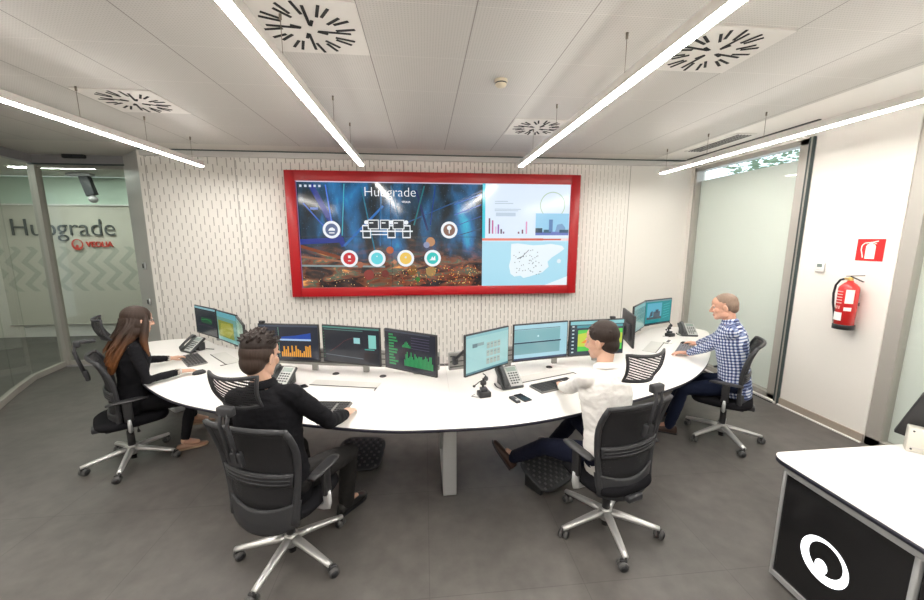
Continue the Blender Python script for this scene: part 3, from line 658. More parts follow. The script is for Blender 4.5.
# ------------------------------------------------------------------ desk equipment
def keyboard(c, ang, label, dx=.44, dy=.14, m0=kb_frame, m1=key_m):
    e = empty('keyboard', (*c, DZ), ang, label, 'keyboard', 'keyboards on the desk')
    t = MB(); t.box((0, 0, .008), (dx, dy, .016), m0, bevel=.005); t.build('keyboard_body', e)
    t = MB(); rows = 6; cols = 19
    for r in range(rows):
        for k in range(cols):
            if r == 0 and 4 <= k <= 8:
                if k == 6: t.box((-dx / 2 + .02 + (k + .0) * (dx - .04) / (cols - 1), -dy / 2 + .018, .019), ((dx - .04) / (cols - 1) * 4.8, .017, .007), m1)
                continue
            if k in (14,) and r < 5: continue
            t.box((-dx / 2 + .02 + k * (dx - .04) / (cols - 1), -dy / 2 + .018 + r * (dy - .036) / (rows - 1), .019), (.0175 * dx / .44, .0165 * dy / .14, .007), m1)
    k_ = t.build('keys', e); return e
keyboard((-2.41, 3.985), math.radians(-50), 'black keyboard under the hands of the seated woman', .44, .17)
keyboard((-.775, 2.70), math.radians(-8), 'black keyboard beside the hand of the man in black', .40, .18)
keyboard((1.10, 2.945), math.radians(21), 'black keyboard under the hand of the man in the white shirt', .42, .17)
keyboard((2.95, 3.83), math.radians(47), 'grey keyboard in front of the man in the checked shirt', .42, .16, mat('kb_grey', (.22, .23, .26), .5), mat('key_grey', (.16, .17, .20), .5))
def mouse(c, ang, label):
    e = empty('computer_mouse', (*c, DZ), ang, label, 'mouse'); t = MB()
    b = [Vector((.030 * math.cos(a) * 1.0, .055 * math.sin(a), 0)) for a in [2 * PI * k / 20 for k in range(20)]]
    t.rings([[q * s + Vector((0, 0, z)) for q in b] for s, z in ((1, 0), (1, .012), (.9, .024), (.65, .033), (.3, .037))], black_pl); t.build('mouse_body', e)
    t = MB(); t.box((0, .026, .034), (.005, .016, .008), castor_grey, bevel=.002); t.build('scroll_wheel', e)
mouse((-2.12, 3.57), -.9, 'black mouse under the near hand of the seated woman')
mouse((3.10, 4.03), .75, 'dark mouse under the far hand of the man in the checked shirt')

def desk_phone(c, ang, label):
    e = empty('desk_phone', (*c, DZ), ang, label, 'telephone', 'office desk phones')
    R = Matrix.Rotation(math.radians(38), 3, 'X')
    t = MB(); t.box((0, 0, .072), (.20, .22, .030), phone_body, R, bevel=.010); t.box((0, .055, .045), (.15, .07, .09), phone_body, bevel=.008); t.box((0, -.05, .009), (.17, .07, .018), phone_body, bevel=.006); t.build('phone_base', e)
    t = MB(); t.box(Vector((.035, 0, .074)) + R @ Vector((0, 0, .014)), (.115, .195, .006), phone_face, R, bevel=.003); t.build('face_plate', e)
    t = MB(); t.box(Vector((.035, 0, .074)) + R @ Vector((0, .065, .018)), (.09, .042, .004), grey_lcd, R); t.build('phone_display', e)
    t = MB()
    for r in range(5):
        for k in range(4 if r < 4 else 3): t.box(Vector((.035, 0, .074)) + R @ Vector((-.036 + k * .024, .025 - r * .024, .019)), (.015, .012, .005), phone_body, R)
    t.build('phone_buttons', e)
    t = MB(); q = [Vector((-.064, 0, .074)) + R @ Vector((0, y, z)) for y, z in ((-.10, .022), (-.085, .040), (-.04, .050), (.04, .050), (.085, .040), (.10, .022))]
    t.tube(q, [.017, .024, .016, .016, .024, .017], phone_body, 12, flat=(1.15, .8)); t.build('handset', e)
    t = MB(); pts = []
    for k in range(90):
        a = k * .9; s = k / 89; pts.append(Vector((-.10 - .02 * math.sin(s * 3), -.08 + .15 * s, .008 + .003 * math.sin(a))) + Vector((.005 * math.cos(a), 0, 0)))
    t.tube(pts, .0018, black_pl, 5); t.build('coiled_cord', e)
desk_phone((-2.62, 4.36), math.radians(-32), 'dark desk phone behind the keyboard of the seated woman')
desk_phone((-1.24, 3.20), math.radians(-18), 'desk phone just right of the head of the man in black')
desk_phone((.71, 3.00), math.radians(14), 'desk phone with pale keypad under the monitor with the table page')
desk_phone((3.44, 4.46), math.radians(-14), 'desk phone at the far right end, beside the black cube')

def mobile(c, ang, label, m0=black_pl):
    e = empty('mobile_phone', (*c, DZ), ang, label, 'mobile phone', 'mobile phones lying on the desk'); t = MB(); t.box((0, 0, .005), (.075, .145, .009), m0, bevel=.004); t.build('phone_body', e)
    t = MB(); t.box((0, 0, .0098), (.067, .125, .001), mat('phone_glass', (.01, .012, .016), .08)); t.build('phone_screen', e)
mobile((-1.08, 3.12), -.95, 'black mobile phone lying beside the desk phone of the man in black'); mobile((.76, 2.73), .42, 'flat black mobile phone in front of the phone of the man in white')
e = empty('folded_phone', (.685, 2.69, DZ), .35, 'narrow dark flip phone lying beside the flat mobile phone', 'mobile phone')
t = MB(); t.box((0, 0, .010), (.042, .115, .02), dark_pl, bevel=.008); t.build('phone_body', e); t = MB(); t.box((0, -.03, .0205), (.02, .022, .002), silver); t.build('outer_window', e)

def headset_stand(c, ang, label):
    e = empty('headset_base', (*c, DZ), ang, label, 'headset', 'headset bases')
    t = MB(); t.box((0, 0, .022), (.10, .08, .044), black_pl, bevel=.008); t.box((0, .01, .055), (.055, .05, .03), dark_pl, bevel=.006); t.build('dock', e)
    t = MB(); t.tube([(.0, .02, .05), (.0, .03, .10), (.005, .02, .14)], [.010, .009, .012], black_pl, 10); t.box((.0, .018, .105), (.05, .03, .035), black_pl, bevel=.01); t.build('cradle', e)
    t = MB(); t.tube([(.0, .02, .13), (-.04, 0, .125), (-.085, -.01, .10)], .004, black_pl, 8); t.ell((-.088, -.01, .098), (.012, .012, .010), black_pl); t.build('microphone_boom', e)
    t = MB(); t.tube([(.005, .02, .14), (.02, .02, .165), (.0, .03, .18)], .005, black_pl, 8); t.ell((.025, .015, .14), (.014, .02, .02), dark_pl); t.build('ear_loop', e)
    t = MB(); t.tube([(-.03, -.04, .01), (-.08, -.02, .012), (-.10, .02, .004), (-.06, .05, .004)], .002, black_pl, 6); t.build('dock_cable', e)
headset_stand((.46, 2.80), .2, 'small black headset dock with a thin boom, near the table page monitor')
headset_stand((3.17, 4.42), .3, 'small black cube dock beside the far right desk phone')
# cable access flaps and cut-outs
def flap(c, ang, label, dx=.52, dy=.13):
    e = empty('desk_flap', (*c, DZ), ang, label, 'cable flap', 'hinged cable flaps in the desktop')
    t = MB(); t.box((0, 0, .003), (dx, dy, .005), mat('flap_grey', (.62, .61, .58), .4), bevel=.001); t.build('flap_plate', e)
    t = MB(); t.box((0, -dy / 2, .0045), (dx, .007, .004), black_pl); t.box((dx / 2, -dy / 2 - .02, .0045), (.006, .06, .004), black_pl); t.build('flap_edge', e)
flap((-2.12, 4.04), math.radians(-47), 'grey hinged cable flap in front of the olive screen monitor', .50, .14)
flap((-.70, 3.17), math.radians(-13), 'grey hinged cable flap in front of the dark graph monitor', .60, .12)
flap((1.09, 3.20), math.radians(20), 'grey hinged cable flap in front of the two-pane monitor', .58, .13)
flap((2.66, 3.98), math.radians(47), 'grey hinged cable flap below the steeply angled green monitor', .50, .14)
for c_, lab in (((-.843, 3.44), 'small black cable outlet under the dark graph monitor'), ((-.396, 3.33), 'small black cable outlet under the green chart monitor'), ((1.21, 3.42), 'small black cable outlet under the two-pane monitor')):
    t = MB(); t.lathe([(.032, 0), (.030, .005), (.024, .006), (.022, .003)], black_pl); o = t.build('cable_grommet', None, (*c_, DZ)); tag(o, lab, 'cable outlet', 'cable outlets in the desktop')
e = empty('mouse_pad', (2.98, 4.17, DZ), .78, 'dark papers and pens lying by the far monitor of the right-hand bay', 'notepad')
t = MB(); t.box((0, 0, .004), (.16, .10, .008), paper, bevel=.001); t.box((.0, .0, .0095), (.12, .03, .003), dark_pl); t.build('pad_sheet', e)
e.name = 'notepad'
t = MB(); t.tube([(-.05, 0, .005), (.06, .0, .005)], [.004, .004], black_pl, 8); o = t.build('pen', None, (-2.47, 4.40, DZ), -.3); tag(o, 'dark pen lying behind the phone of the seated woman', 'pen')

# ------------------------------------------------------------------ right wall fittings
def on_right(name, y, z, label, cat): # local: x along -Y of the room seen from inside, y into wall
    return empty(name, (RX, y, z), -PI / 2, label, cat)
e = on_right('wall_thermostat', 3.625, 1.69, 'small white thermostat on the wall beside the tall window', 'thermostat')
t = MB(); t.box((0, -.012, 0), (.085, .024, .10), white_pl, bevel=.006); t.build('thermostat_body', e); t = MB(); t.box((0, -.0255, .018), (.05, .003, .035), grey_lcd); t.build('thermostat_display', e)
t = MB(); [t.box((x, -.0255, -.025), (.012, .003, .008), grey_trim) for x in (-.02, 0, .02)]; t.build('thermostat_buttons', e)
e = on_right('extinguisher_sign', 3.205, 1.885, 'square red sign with a cream fire extinguisher symbol on the white wall', 'sign')
t = MB(); t.box((0, -.002, 0), (.225, .004, .21), red_sign); t.build('sign_plate', e)
t = MB(); y = -.0045
t.poly([(-.035, y, -.085), (.045, y, -.085), (.045, y, .035), (.035, y, .055), (-.025, y, .055), (-.035, y, .035)], cream); t.poly([(-.012, y, .055), (.02, y, .055), (.02, y, .075), (-.012, y, .075)], cream)
for (a, b, w_) in (((.0, .07), (.06, .085), .010), ((.0, .075), (.05, .06), .007)):
    t.poly([(a[0], y, a[1] - w_ / 2), (b[0], y, b[1] - w_ / 2), (b[0], y, b[1] + w_ / 2), (a[0], y, a[1] + w_ / 2)], cream)
hp = [(-.012, .07), (-.05, .065), (-.07, .04), (-.072, 0), (-.060, -.04), (-.052, -.075)]
for a, b in zip(hp, hp[1:]):
    d = Vector((b[0] - a[0], b[1] - a[1])).normalized(); nn = Vector((-d.y, d.x)) * .005
    t.poly([(a[0] + nn.x, y, a[1] + nn.y), (b[0] + nn.x, y, b[1] + nn.y), (b[0] - nn.x, y, b[1] - nn.y), (a[0] - nn.x, y, a[1] - nn.y)], cream)
t.build('sign_symbol', e)
e = on_right('fire_extinguisher', 3.245, 1.10, 'red fire extinguisher with black hose hanging on the white wall', 'fire extinguisher')
cy = -.105; r = .078
t = MB(); t.lathe([(.055, .02), (r, .03), (r, .40), (r * .92, .425), (r * .6, .455), (.028, .47), (.022, .485)], red_ext, (0, cy, 0)); t.build('cylinder', e)
t = MB(); t.lathe([(.060, .0), (r + .004, .0), (r + .005, .045), (r + .001, .05)], black_pl, (0, cy, 0)); t.build('base_cup', e)
t = MB(); t.lathe([(.020, .48), (.022, .49), (.022, .515), (.012, .52)], brass, (0, cy, 0)); t.cyl((-.0, cy, .50), (-.05, cy, .50), .011, brass); t.build('valve', e)
t = MB(); t.box((.035, cy, .535), (.15, .022, .008), black_pl, Matrix.Rotation(-.12, 3, 'Y'), bevel=.003); t.box((.055, cy, .505), (.12, .022, .008), black_pl, Matrix.Rotation(.38, 3, 'Y'), bevel=.003); t.build('handle', e)
t = MB(); t.tube([(-.045, cy, .50), (-.09, cy, .485), (-.125, cy, .43), (-.135, cy, .34), (-.125, cy, .24), (-.105, cy, .16), (-.092, cy, .10), (-.088, cy, .055)], [.010] * 6 + [.012, .013], black_pl, 10); t.build('hose', e)
t = MB(); rr = r + .0015
def lab(z0, z1, a0, a1, mm, off=0.):
    k = 10; rg = rr + off
    for i in range(k):
        b0 = math.radians(a0 + (a1 - a0) * i / k); b1 = math.radians(a0 + (a1 - a0) * (i + 1) / k)
        t.poly([(rg * math.sin(b0), cy - rg * math.cos(b0), z0), (rg * math.sin(b1), cy - rg * math.cos(b1), z0), (rg * math.sin(b1), cy - rg * math.cos(b1), z1), (rg * math.sin(b0), cy - rg * math.cos(b0), z1)], mm)
lab(.09, .17, -60, 20, paper); lab(.19, .225, 25, 65, paper); lab(.265, .40, 25, 70, paper)
for k in range(5): lab(.26 + k * .028, .27 + k * .028, -55, 10, mat('label_pink', (.75, .35, .33), .5))
for k in range(4): lab(.205 + .0 * k, .235, -50 + k * 15, -42 + k * 15, mat('label_pink', (.75, .35, .33), .5), .0004)
t.build('label', e)
t = MB(); t.box((0, -.018, .36), (.03, .044, .10), black_pl); t.box((0, -.012, .25), (.06, .024, .03), black_pl); t.build('wall_bracket', e)

# ------------------------------------------------------------------ reception counter bottom right
rc = empty('reception_counter', (2.035, 1.81, 0), 0, 'white-topped reception counter with a black front and a glowing white ring emblem', 'counter')
corner = [(-.03, -2.6), (-.03, -.10)] + [(-.03 + .07 * (1 - math.cos(a)), -.07 + .09 * math.sin(a)) for a in [PI / 2 * k / 8 for k in range(9)]] + [(2.1, .03), (2.1, -2.6)]
t = MB(); t.prism(corner, .715, .739, dark_edge, dark_edge, True); t.prism([(x * .999, y) for x, y in corner], .739, .742, white_lam, white_lam); t.build('countertop', rc)
t = MB(); t.box((.012, -1.33, .690), (.03, 2.54, .045), silver); t.box((1.1, -.07, .690), (2.1, .03, .045), silver)
t.box((.006, -.068, .35), (.035, .014, .66), silver, bevel=.004); t.box((.008, -.355, .035), (.04, .58, .03), silver); t.box((.022, -.645, .35), (.05, .022, .66), silver, bevel=.006); t.box((.025, -1.6, .035), (.04, 1.9, .03), silver)
t.build('metal_frame', rc)
gb = mat('black_glass_panel', (.012, .012, .013), .18)
t = MB(); t.box((.015, -.355, .355), (.03, .565, .62), gb); t.build('logo_panel', rc)
t = MB(); t.box((.03, -1.6, .355), (.03, 1.88, .61), gb); t.box((1.1, -.075, .355), (2.1, .03, .61), gb); t.build('side_panel', rc)
t = MB(); t.box((.5, -1.0, .01), (.8, 1.6, .02), black_pl); t.build('plinth', rc)
em_m = mat('logo_light', (.9, .9, .9), .4, emis=(.92, .96, 1.0), estr=2.2)
t = MB(); logo(t, em_m, .117); t.xform(Matrix.Rotation(-PI / 2, 4, 'Z')); t.build('ring_emblem', rc, (-.0015, -.318, .335))
# monitor and white box on the counter
e = empty('counter_monitor', (2.90, 1.83, .742), 0, 'dark tilted monitor at the right edge of the frame on the reception counter', 'monitor')
wv = Vector((-.03, -.116, .30)).normalized(); uv = Vector((.6, -.8, 0)); uv = (uv - wv * uv.dot(wv)).normalized(); nv = uv.cross(wv)
R = Matrix((uv, nv, wv)).transposed(); A = Vector((-.02, .04, .07))
t = MB(); t.box(A + uv * .24 + wv * .16, (.48, .03, .32), black_pl, R, bevel=.005); t.build('casing', e)
t = MB(); q = A + uv * .24 + wv * .12; t.cyl((q.x + .05, q.y, .0), (q.x, q.y, q.z), .018, black_pl); t.lathe([(.10, 0), (.10, .012), (.03, .018)], black_pl, (q.x + .05, q.y, 0)); t.build('monitor_stand', e)
e = empty('white_device_box', (2.83, 1.77, .742), math.radians(-48), 'white boxy desk device beside the tilted monitor at the right edge of the frame', 'box')
t = MB(); t.box((.09, .035, .075), (.18, .07, .15), mat('device_beige', (.66, .64, .58), .5), bevel=.006); t.build('box_body', e)
t = MB(); t.box((.09, -.001, .03), (.15, .004, .008), grey_trim); [t.cyl((x, .001, z), (x, -.003, z), .005, dark_pl, n=10) for x, z in ((.02, .13), (.02, .02))]; t.build('box_screws', e)
e = empty('cable', (2.66, 1.42, .742), 0, 'short black cable lying in front of the white device on the counter', 'cable')
t = MB(); t.tube([(0.0, 0, .004), (.06, .01, .004), (.14, -.02, .004), (.3, -.1, .004)], .004, black_pl, 8); t.build('cable_length', e)

# ------------------------------------------------------------------ office chairs
def mesh_fabric(nm, fz, fx, hz, hx):
    m = bpy.data.materials.new(nm); n, l, p = nodes_of(m)
    p.inputs['Base Color'].default_value = (.014, .014, .017, 1); p.inputs['Roughness'].default_value = .7
    tc = n.new('ShaderNodeTexCoord'); sx = n.new('ShaderNodeSeparateXYZ'); l.new(tc.outputs['Object'], sx.inputs[0])
    a = math_node(n, l, 'FRACT', math_node(n, l, 'MULTIPLY', math_node(n, l, 'ADD', sx.outputs[2], math_node(n, l, 'MULTIPLY', sx.outputs[0], .35)), fz)); b = math_node(n, l, 'FRACT', math_node(n, l, 'MULTIPLY', sx.outputs[0], fx))
    hole = math_node(n, l, 'MULTIPLY', math_node(n, l, 'GREATER_THAN', a, 1 - hz), math_node(n, l, 'GREATER_THAN', b, 1 - hx))
    tr = n.new('ShaderNodeBsdfTransparent'); mx = n.new('ShaderNodeMixShader')
    l.new(hole, mx.inputs[0]); l.new(p.outputs[0], mx.inputs[1]); l.new(tr.outputs[0], mx.inputs[2]); l.new(mx.outputs[0], n['Material Output'].inputs[0])
    return m
mesh_m = mesh_fabric('chair_mesh', 160, 160, .40, .38); head_mesh = mesh_fabric('headrest_mesh', 62, 150, .52, .85)
SEAT = .485
def back_y(z):      # rear profile of the backrest, chair local
    s = (z - .42) / .60
    return -.245 - .045 * s + .030 * math.sin(max(0, s) * PI * .9) - .055 * max(0, s - .55) ** 2 * 4
def back_w(z):
    s = (z - .42) / .60
    return .205 + .062 * min(1, max(0, s) * 1.3) - .012 * max(0, s - .8) * 5
def curve_in(x, w): return .055 * (x / w) ** 2      # sides wrap forward
def back_patch(mb, z0, z1, m, inset=0., thick=.010, nz=10, nx=12, yoff=0., bow0=0., bow1=0.):
    """curved panel of the backrest between two heights"""
    rows = []
    for side in (0, 1):
        for i in range(nz + 1):
            row = []
            for j in range(nx + 1):
                f = j / nx * 2 - 1; zz0 = z0 + bow0 * (1 - f * f); zz1 = z1 + bow1 * (1 - f * f); z = zz0 + (zz1 - zz0) * i / nz
                w = back_w(z) - inset; x = f * w
                row.append(mb.bm.verts.new((x, back_y(z) + curve_in(x, back_w(z)) + yoff + (thick / 2 if side else -thick / 2), z)))
            rows.append(row)
    fs = []; K = nz + 1
    for i in range(nz):
        for j in range(nx):
            fs.append(mb.bm.faces.new((rows[i][j], rows[i][j + 1], rows[i + 1][j + 1], rows[i + 1][j])))
            fs.append(mb.bm.faces.new((rows[K + i][j], rows[K + i + 1][j], rows[K + i + 1][j + 1], rows[K + i][j + 1])))
    for i in range(nz):
        for j in (0, nx): fs.append(mb.bm.faces.new((rows[i][j], rows[i + 1][j], rows[K + i + 1][j], rows[K + i][j])))
    for j in range(nx):
        for i in (0, nz): fs.append(mb.bm.faces.new((rows[i][j], rows[K + i][j], rows[K + i][j + 1], rows[i][j + 1])))
    mb._fin(fs, m, True)
def make_chair():
    e = empty('office_chair', (0, 0, 0))
    # star base with five casters
    star = MB(); hub = [(.036, .075), (.044, .088), (.042, .145), (.034, .160)]
    star.lathe(hub, base_al)
    for k in range(5):
        a = 2 * PI * k / 5; R = Matrix.Rotation(a, 3, 'Z')
        star.tube([R @ Vector(q) for q in ((.02, 0, .128), (.10, 0, .120), (.20, 0, .104), (.30, 0, .086), (.338, 0, .080))], [.033, .030, .026, .022, .019], base_al, 10, flat=(.95, .72), up=(0, 0, 1))
    st = star.build('star_base', e)
    for k in range(5):
        a = 2 * PI * k / 5; c = MB(); q = a + 1.1 + k * .9
        P0 = Vector((.335 * math.cos(a), .335 * math.sin(a), .030)); R = Matrix.Rotation(q, 3, 'Z')
        off = R @ Vector((.018, 0, 0))
        for s_ in (-1, 1):
            ax = R @ Vector((0, s_ * .013, 0)); w = R @ Vector((0, s_ * .020, 0))
            c.cyl(P0 + off + ax - w * .5 + ax * .2, P0 + off + ax + w * .5 + ax * .2, .030, castor_grey, n=18)
            c.cyl(P0 + off + ax * 2.3, P0 + off + ax * 2.42, .020, char_pl, n=14)
        c.cyl(P0, P0 + Vector((0, 0, .054)), .009, black_pl, n=10)
        c.box(P0 + off * .8 + Vector((0, 0, .026)), (.045, .022, .022), black_pl, R, bevel=.006)
        c.build('caster', st)
    t = MB(); t.cyl((0, 0, .03), (0, 0, .13), .022, black_pl); t.cyl((0, 0, .12), (0, 0, .30), .027, black_pl); t.cyl((0, 0, .28), (0, 0, .40), .016, polished); t.build('gas_column', e)
    t = MB(); t.box((0, -.02, .375), (.20, .28, .05), dark_pl, bevel=.015); t.box((0, -.17, .385), (.12, .14, .045), dark_pl, bevel=.012); t.tube([(.09, .05, .375), (.20, .05, .372), (.25, .05, .365)], [.006, .006, .010], black_pl, 8); t.build('mechanism', e)
    # seat
    t = MB(); rs = []
    def se(w, d, z, yo, k=36, p_=3.2):
        o = []
        for i in range(k):
            a = 2 * PI * i / k; cx, sy = math.cos(a), math.sin(a)
            o.append(Vector((w * math.copysign(abs(cx) ** (2 / p_), cx), yo + d * math.copysign(abs(sy) ** (2 / p_), sy), z + .018 * (1 if sy < .4 else 1 - (sy - .4) * 1.6) - .018)))
        return o
    t.rings([se(.19, .20, .40, .03), se(.235, .24, .405, .03), se(.25, .252, .425, .03), se(.248, .25, .450, .03), se(.225, .23, .468, .03), se(.12, .12, .474, .03)], black_fab); t.build('seat', e)
    t = MB(); t.rings([se(.17, .18, .388, .03), se(.205, .215, .392, .03), se(.215, .225, .408, .03)], dark_pl); t.build('seat_shell', e)
    # backrest: frame sides, solid bottom, mesh, lumbar band
    t = MB()
    for s_ in (-1, 1):
        pts = []
        for i in range(13):
            z = .42 + .595 * i / 12; w = back_w(z); pts.append(Vector((s_ * (w - .006), back_y(z) + curve_in(w, w) - .004, z)))
        t.tube(pts, [.028, .026, .023] + [.021] * 9 + [.018], char_pl, 10, flat=(1, .8))
    top = []
    for i in range(13):
        f = i / 12 * 2 - 1; w = back_w(1.01); top.append(Vector((f * (w - .006), back_y(1.015) + curve_in(f * w, w) - .004, 1.012 + .012 * (1 - f * f))))
    t.tube(top, .014, char_pl, 10); back_patch(t, .40, .555, char_pl, inset=-.014, thick=.026, yoff=-.004, bow0=-.045, bow1=-.050)
    t.tube([(0, -.10, .385), (0, -.18, .388), (0, -.225, .40), (0, -.235, .44)], [.028, .030, .030, .02], char_pl, 12, flat=(1.6, .7), up=(0, 1, .3))
    t.build('backrest_frame', e)
    t = MB(); back_patch(t, .50, 1.012, mesh_m, inset=.012, thick=.003); t.build('backrest_mesh', e)
    t = MB(); back_patch(t, .655, .735, dark_pl, inset=.02, thick=.012, nz=3, yoff=-.013)
    for k in range(3): back_patch(t, .668 + k * .022, .676 + k * .022, char_pl, inset=.035, thick=.006, nz=1, yoff=-.020)
    t.build('lumbar_band', e)
    # armrests
    for s_ in (-1, 1):
        t = MB(); t.tube([(s_ * .12, 0, .395), (s_ * .25, 0, .393), (s_ * .272, 0, .40), (s_ * .278, 0, .43), (s_ * .278, 0, .50)], [.018, .018, .022, .022, .020], silver, 10, flat=(1.35, .7), up=(0, 1, 0))
        arm = t.build('armrest', e); tag(arm, 'silver bracket under a black arm')
        t = MB(); t.box((s_ * .278, 0, .565), (.030, .062, .17), black_pl, bevel=.008); t.build('arm_post', arm)
        t = MB(); pts = [(s_ * .272, -.13, .655), (s_ * .275, -.08, .66), (s_ * .278, .02, .662), (s_ * .272, .09, .66), (s_ * .262, .13, .652)]
        t.tube(pts, [.026, .036, .039, .036, .024], black_pl, 14, flat=(1, .30), up=(0, 0, 1)); t.build('arm_pad', arm)
    # headrest on a two-bar arm behind the back
    h = MB(); yb = back_y(1.0)
    for s_ in (-1, 1):
        h.tube([(s_ * .022, yb - .03, .86), (s_ * .022, yb - .055, .98), (s_ * .022, yb - .075, 1.08), (s_ * .022, yb - .06, 1.14)], .009, char_pl, 8, flat=(.8, 1.3))
    h.box((0, yb - .025, .87), (.085, .03, .09), char_pl, Matrix.Rotation(.15, 3, 'X'), bevel=.008); h.box((0, yb - .052, 1.143), (.09, .04, .05), char_pl, bevel=.010)
    hr = h.build('headrest', e)
    t = MB(); zc_ = 1.225; hw = .135; hh = .082
    def hp_(f, g, off=0.):
        x = f * hw * (1 + .10 * g); z = zc_ + g * hh + .006 * f * f * (1 if g > 0 else -.2); return Vector((x, yb - .045 + .055 * f * f + .02 * g * g - .02 * g + off, z))
    loop = [hp_(i / 8 - 1, -1) for i in range(16)] + [hp_(1, i / 6 - 1) for i in range(12)] + [hp_(1 - i / 8, 1) for i in range(16)] + [hp_(-1, 1 - i / 6) for i in range(12)]
    rs = []
    for i, p_ in enumerate(loop):
        t_ = (loop[(i + 1) % len(loop)] - loop[i - 1]).normalized(); n_ = Vector((0, 1, 0)); b_ = t_.cross(n_).normalized()
        rs.append([p_ + n_ * math.cos(2 * PI * k / 8) * .009 + b_ * math.sin(2 * PI * k / 8) * .011 for k in range(8)])
    t.rings(rs, char_pl, cap=False, closed=True); t.build('headrest_frame', hr)
    t = MB(); N1, N2 = 12, 6; vs = [[[t.bm.verts.new(hp_(i / N1 * 2 - 1, j / N2 * 2 - 1, o_)) for j in range(N2 + 1)] for i in range(N1 + 1)] for o_ in (-.0015, .0015)]; fs = []
    for L_ in (0, 1):
        for i in range(N1):
            for j in range(N2): fs.append(t.bm.faces.new((vs[L_][i][j], vs[L_][i + 1][j], vs[L_][i + 1][j + 1], vs[L_][i][j + 1])))
    t._fin(fs, head_mesh, True); t.build('headrest_mesh', hr)
    return e
proto = make_chair()
CH = 'grey-black mesh office chairs at the desk'
chairs = [((-2.65, 3.39), 51, 2, 'black mesh office chair at the left end, carrying the woman with long hair'),
          ((-.864, 2.183), 20, -34, 'large charcoal mesh office chair in front left, carrying the man in black'),
          ((1.222, 2.20), -17, -24, 'charcoal mesh office chair in front right, carrying the man in the white shirt'),
          ((2.962, 3.226), -47, -27, 'black mesh office chair at the right end, carrying the man in the checked shirt')]
chair_objs = [proto] + [copy_tree(proto) for _ in range(3)]
for i, (c, head, basea, lab_) in enumerate(chairs):
    o = chair_objs[i]
    o.location = (*c, 0); o.rotation_euler = (0, 0, -math.radians(head)); tag(o, lab_, 'chair', CH)
    for ch in children(o):
        if ch.name.startswith('star_base'): ch.rotation_euler = (0, 0, math.radians(basea + head))
        if ch.name.startswith('headrest') and i == 3:
            for g_ in children(ch): bpy.data.objects.remove(g_)
            bpy.data.objects.remove(ch); continue
        if ch.name.split('.')[0] in ('backrest_frame', 'backrest_mesh', 'lumbar_band', 'headrest'): ch.location = (0, (.13, 0, .055, .08)[i], (.0, 0, 0, .015)[i])
        if ch.name.startswith('headrest') and i == 3: pass
        elif ch.name.startswith('headrest') and i == 2:
            for g_ in children(ch): g_.location = (0, .03, .015)
        elif ch.name.startswith('headrest') and i == 0:
            for g_ in children(ch): g_.location = (0, .10, .02)
            t = MB(); t.box((0, back_y(1.0) + .0, 1.155), (.07, .12, .025), char_pl, bevel=.006); t.build('headrest_link', ch)

# footrests
def footrest(c, ang, tilt, label, w=.42, d=.34, h=.10):
    e = empty('footrest', (*c, 0), ang, label, 'footrest', 'footrests under the desk')
    R = Matrix.Rotation(tilt, 3, 'X'); t = MB()
    pts = []
    for i in range(40):
        a = 2 * PI * i / 40; cx, sy = math.cos(a), math.sin(a); pts.append(Vector((w / 2 * math.copysign(abs(cx) ** .5, cx), d / 2 * math.copysign(abs(sy) ** .5, sy), 0)))
    M3 = lambda q, z: R @ (q + Vector((0, 0, z))) + Vector((0, 0, h))
    t.rings([[M3(q * s, z) for q in pts] for s, z in ((.96, -.012), (1, -.006), (1, .006), (.96, .012))], char_pl); t.build('foot_plate', e)
    t = MB()
    for i in range(11):
        for j in range(9):
            q = Vector(((i - 5) * w / 12.5, (j - 4) * d / 10.5, 0)); t.box(M3(q, .0135), (w / 12.5 * .55, d / 10.5 * .6, .003), black_pl if (i + j) % 2 else castor_grey, R)
    t.build('tread_pattern', e)
    t = MB(); z_lo = max(.012, h - .02)
    for s_ in (-1, 1): t.box((s_ * w * .38, 0, h / 2 - .01), (.03, d * .5, h - .02), black_pl, bevel=.005)
    t.box((0, 0, .012), (w * .85, .05, .02), black_pl, bevel=.005); t.build('footrest_base', e)
footrest((-.60, 3.16), -.1, .22, 'dark textured footrest on the floor right of the feet of the man in black', .42, .40, .09)
footrest((.98, 2.72), .55, .38, 'dark textured tilted footrest under the legs of the man in the white shirt', .42, .34, .12)

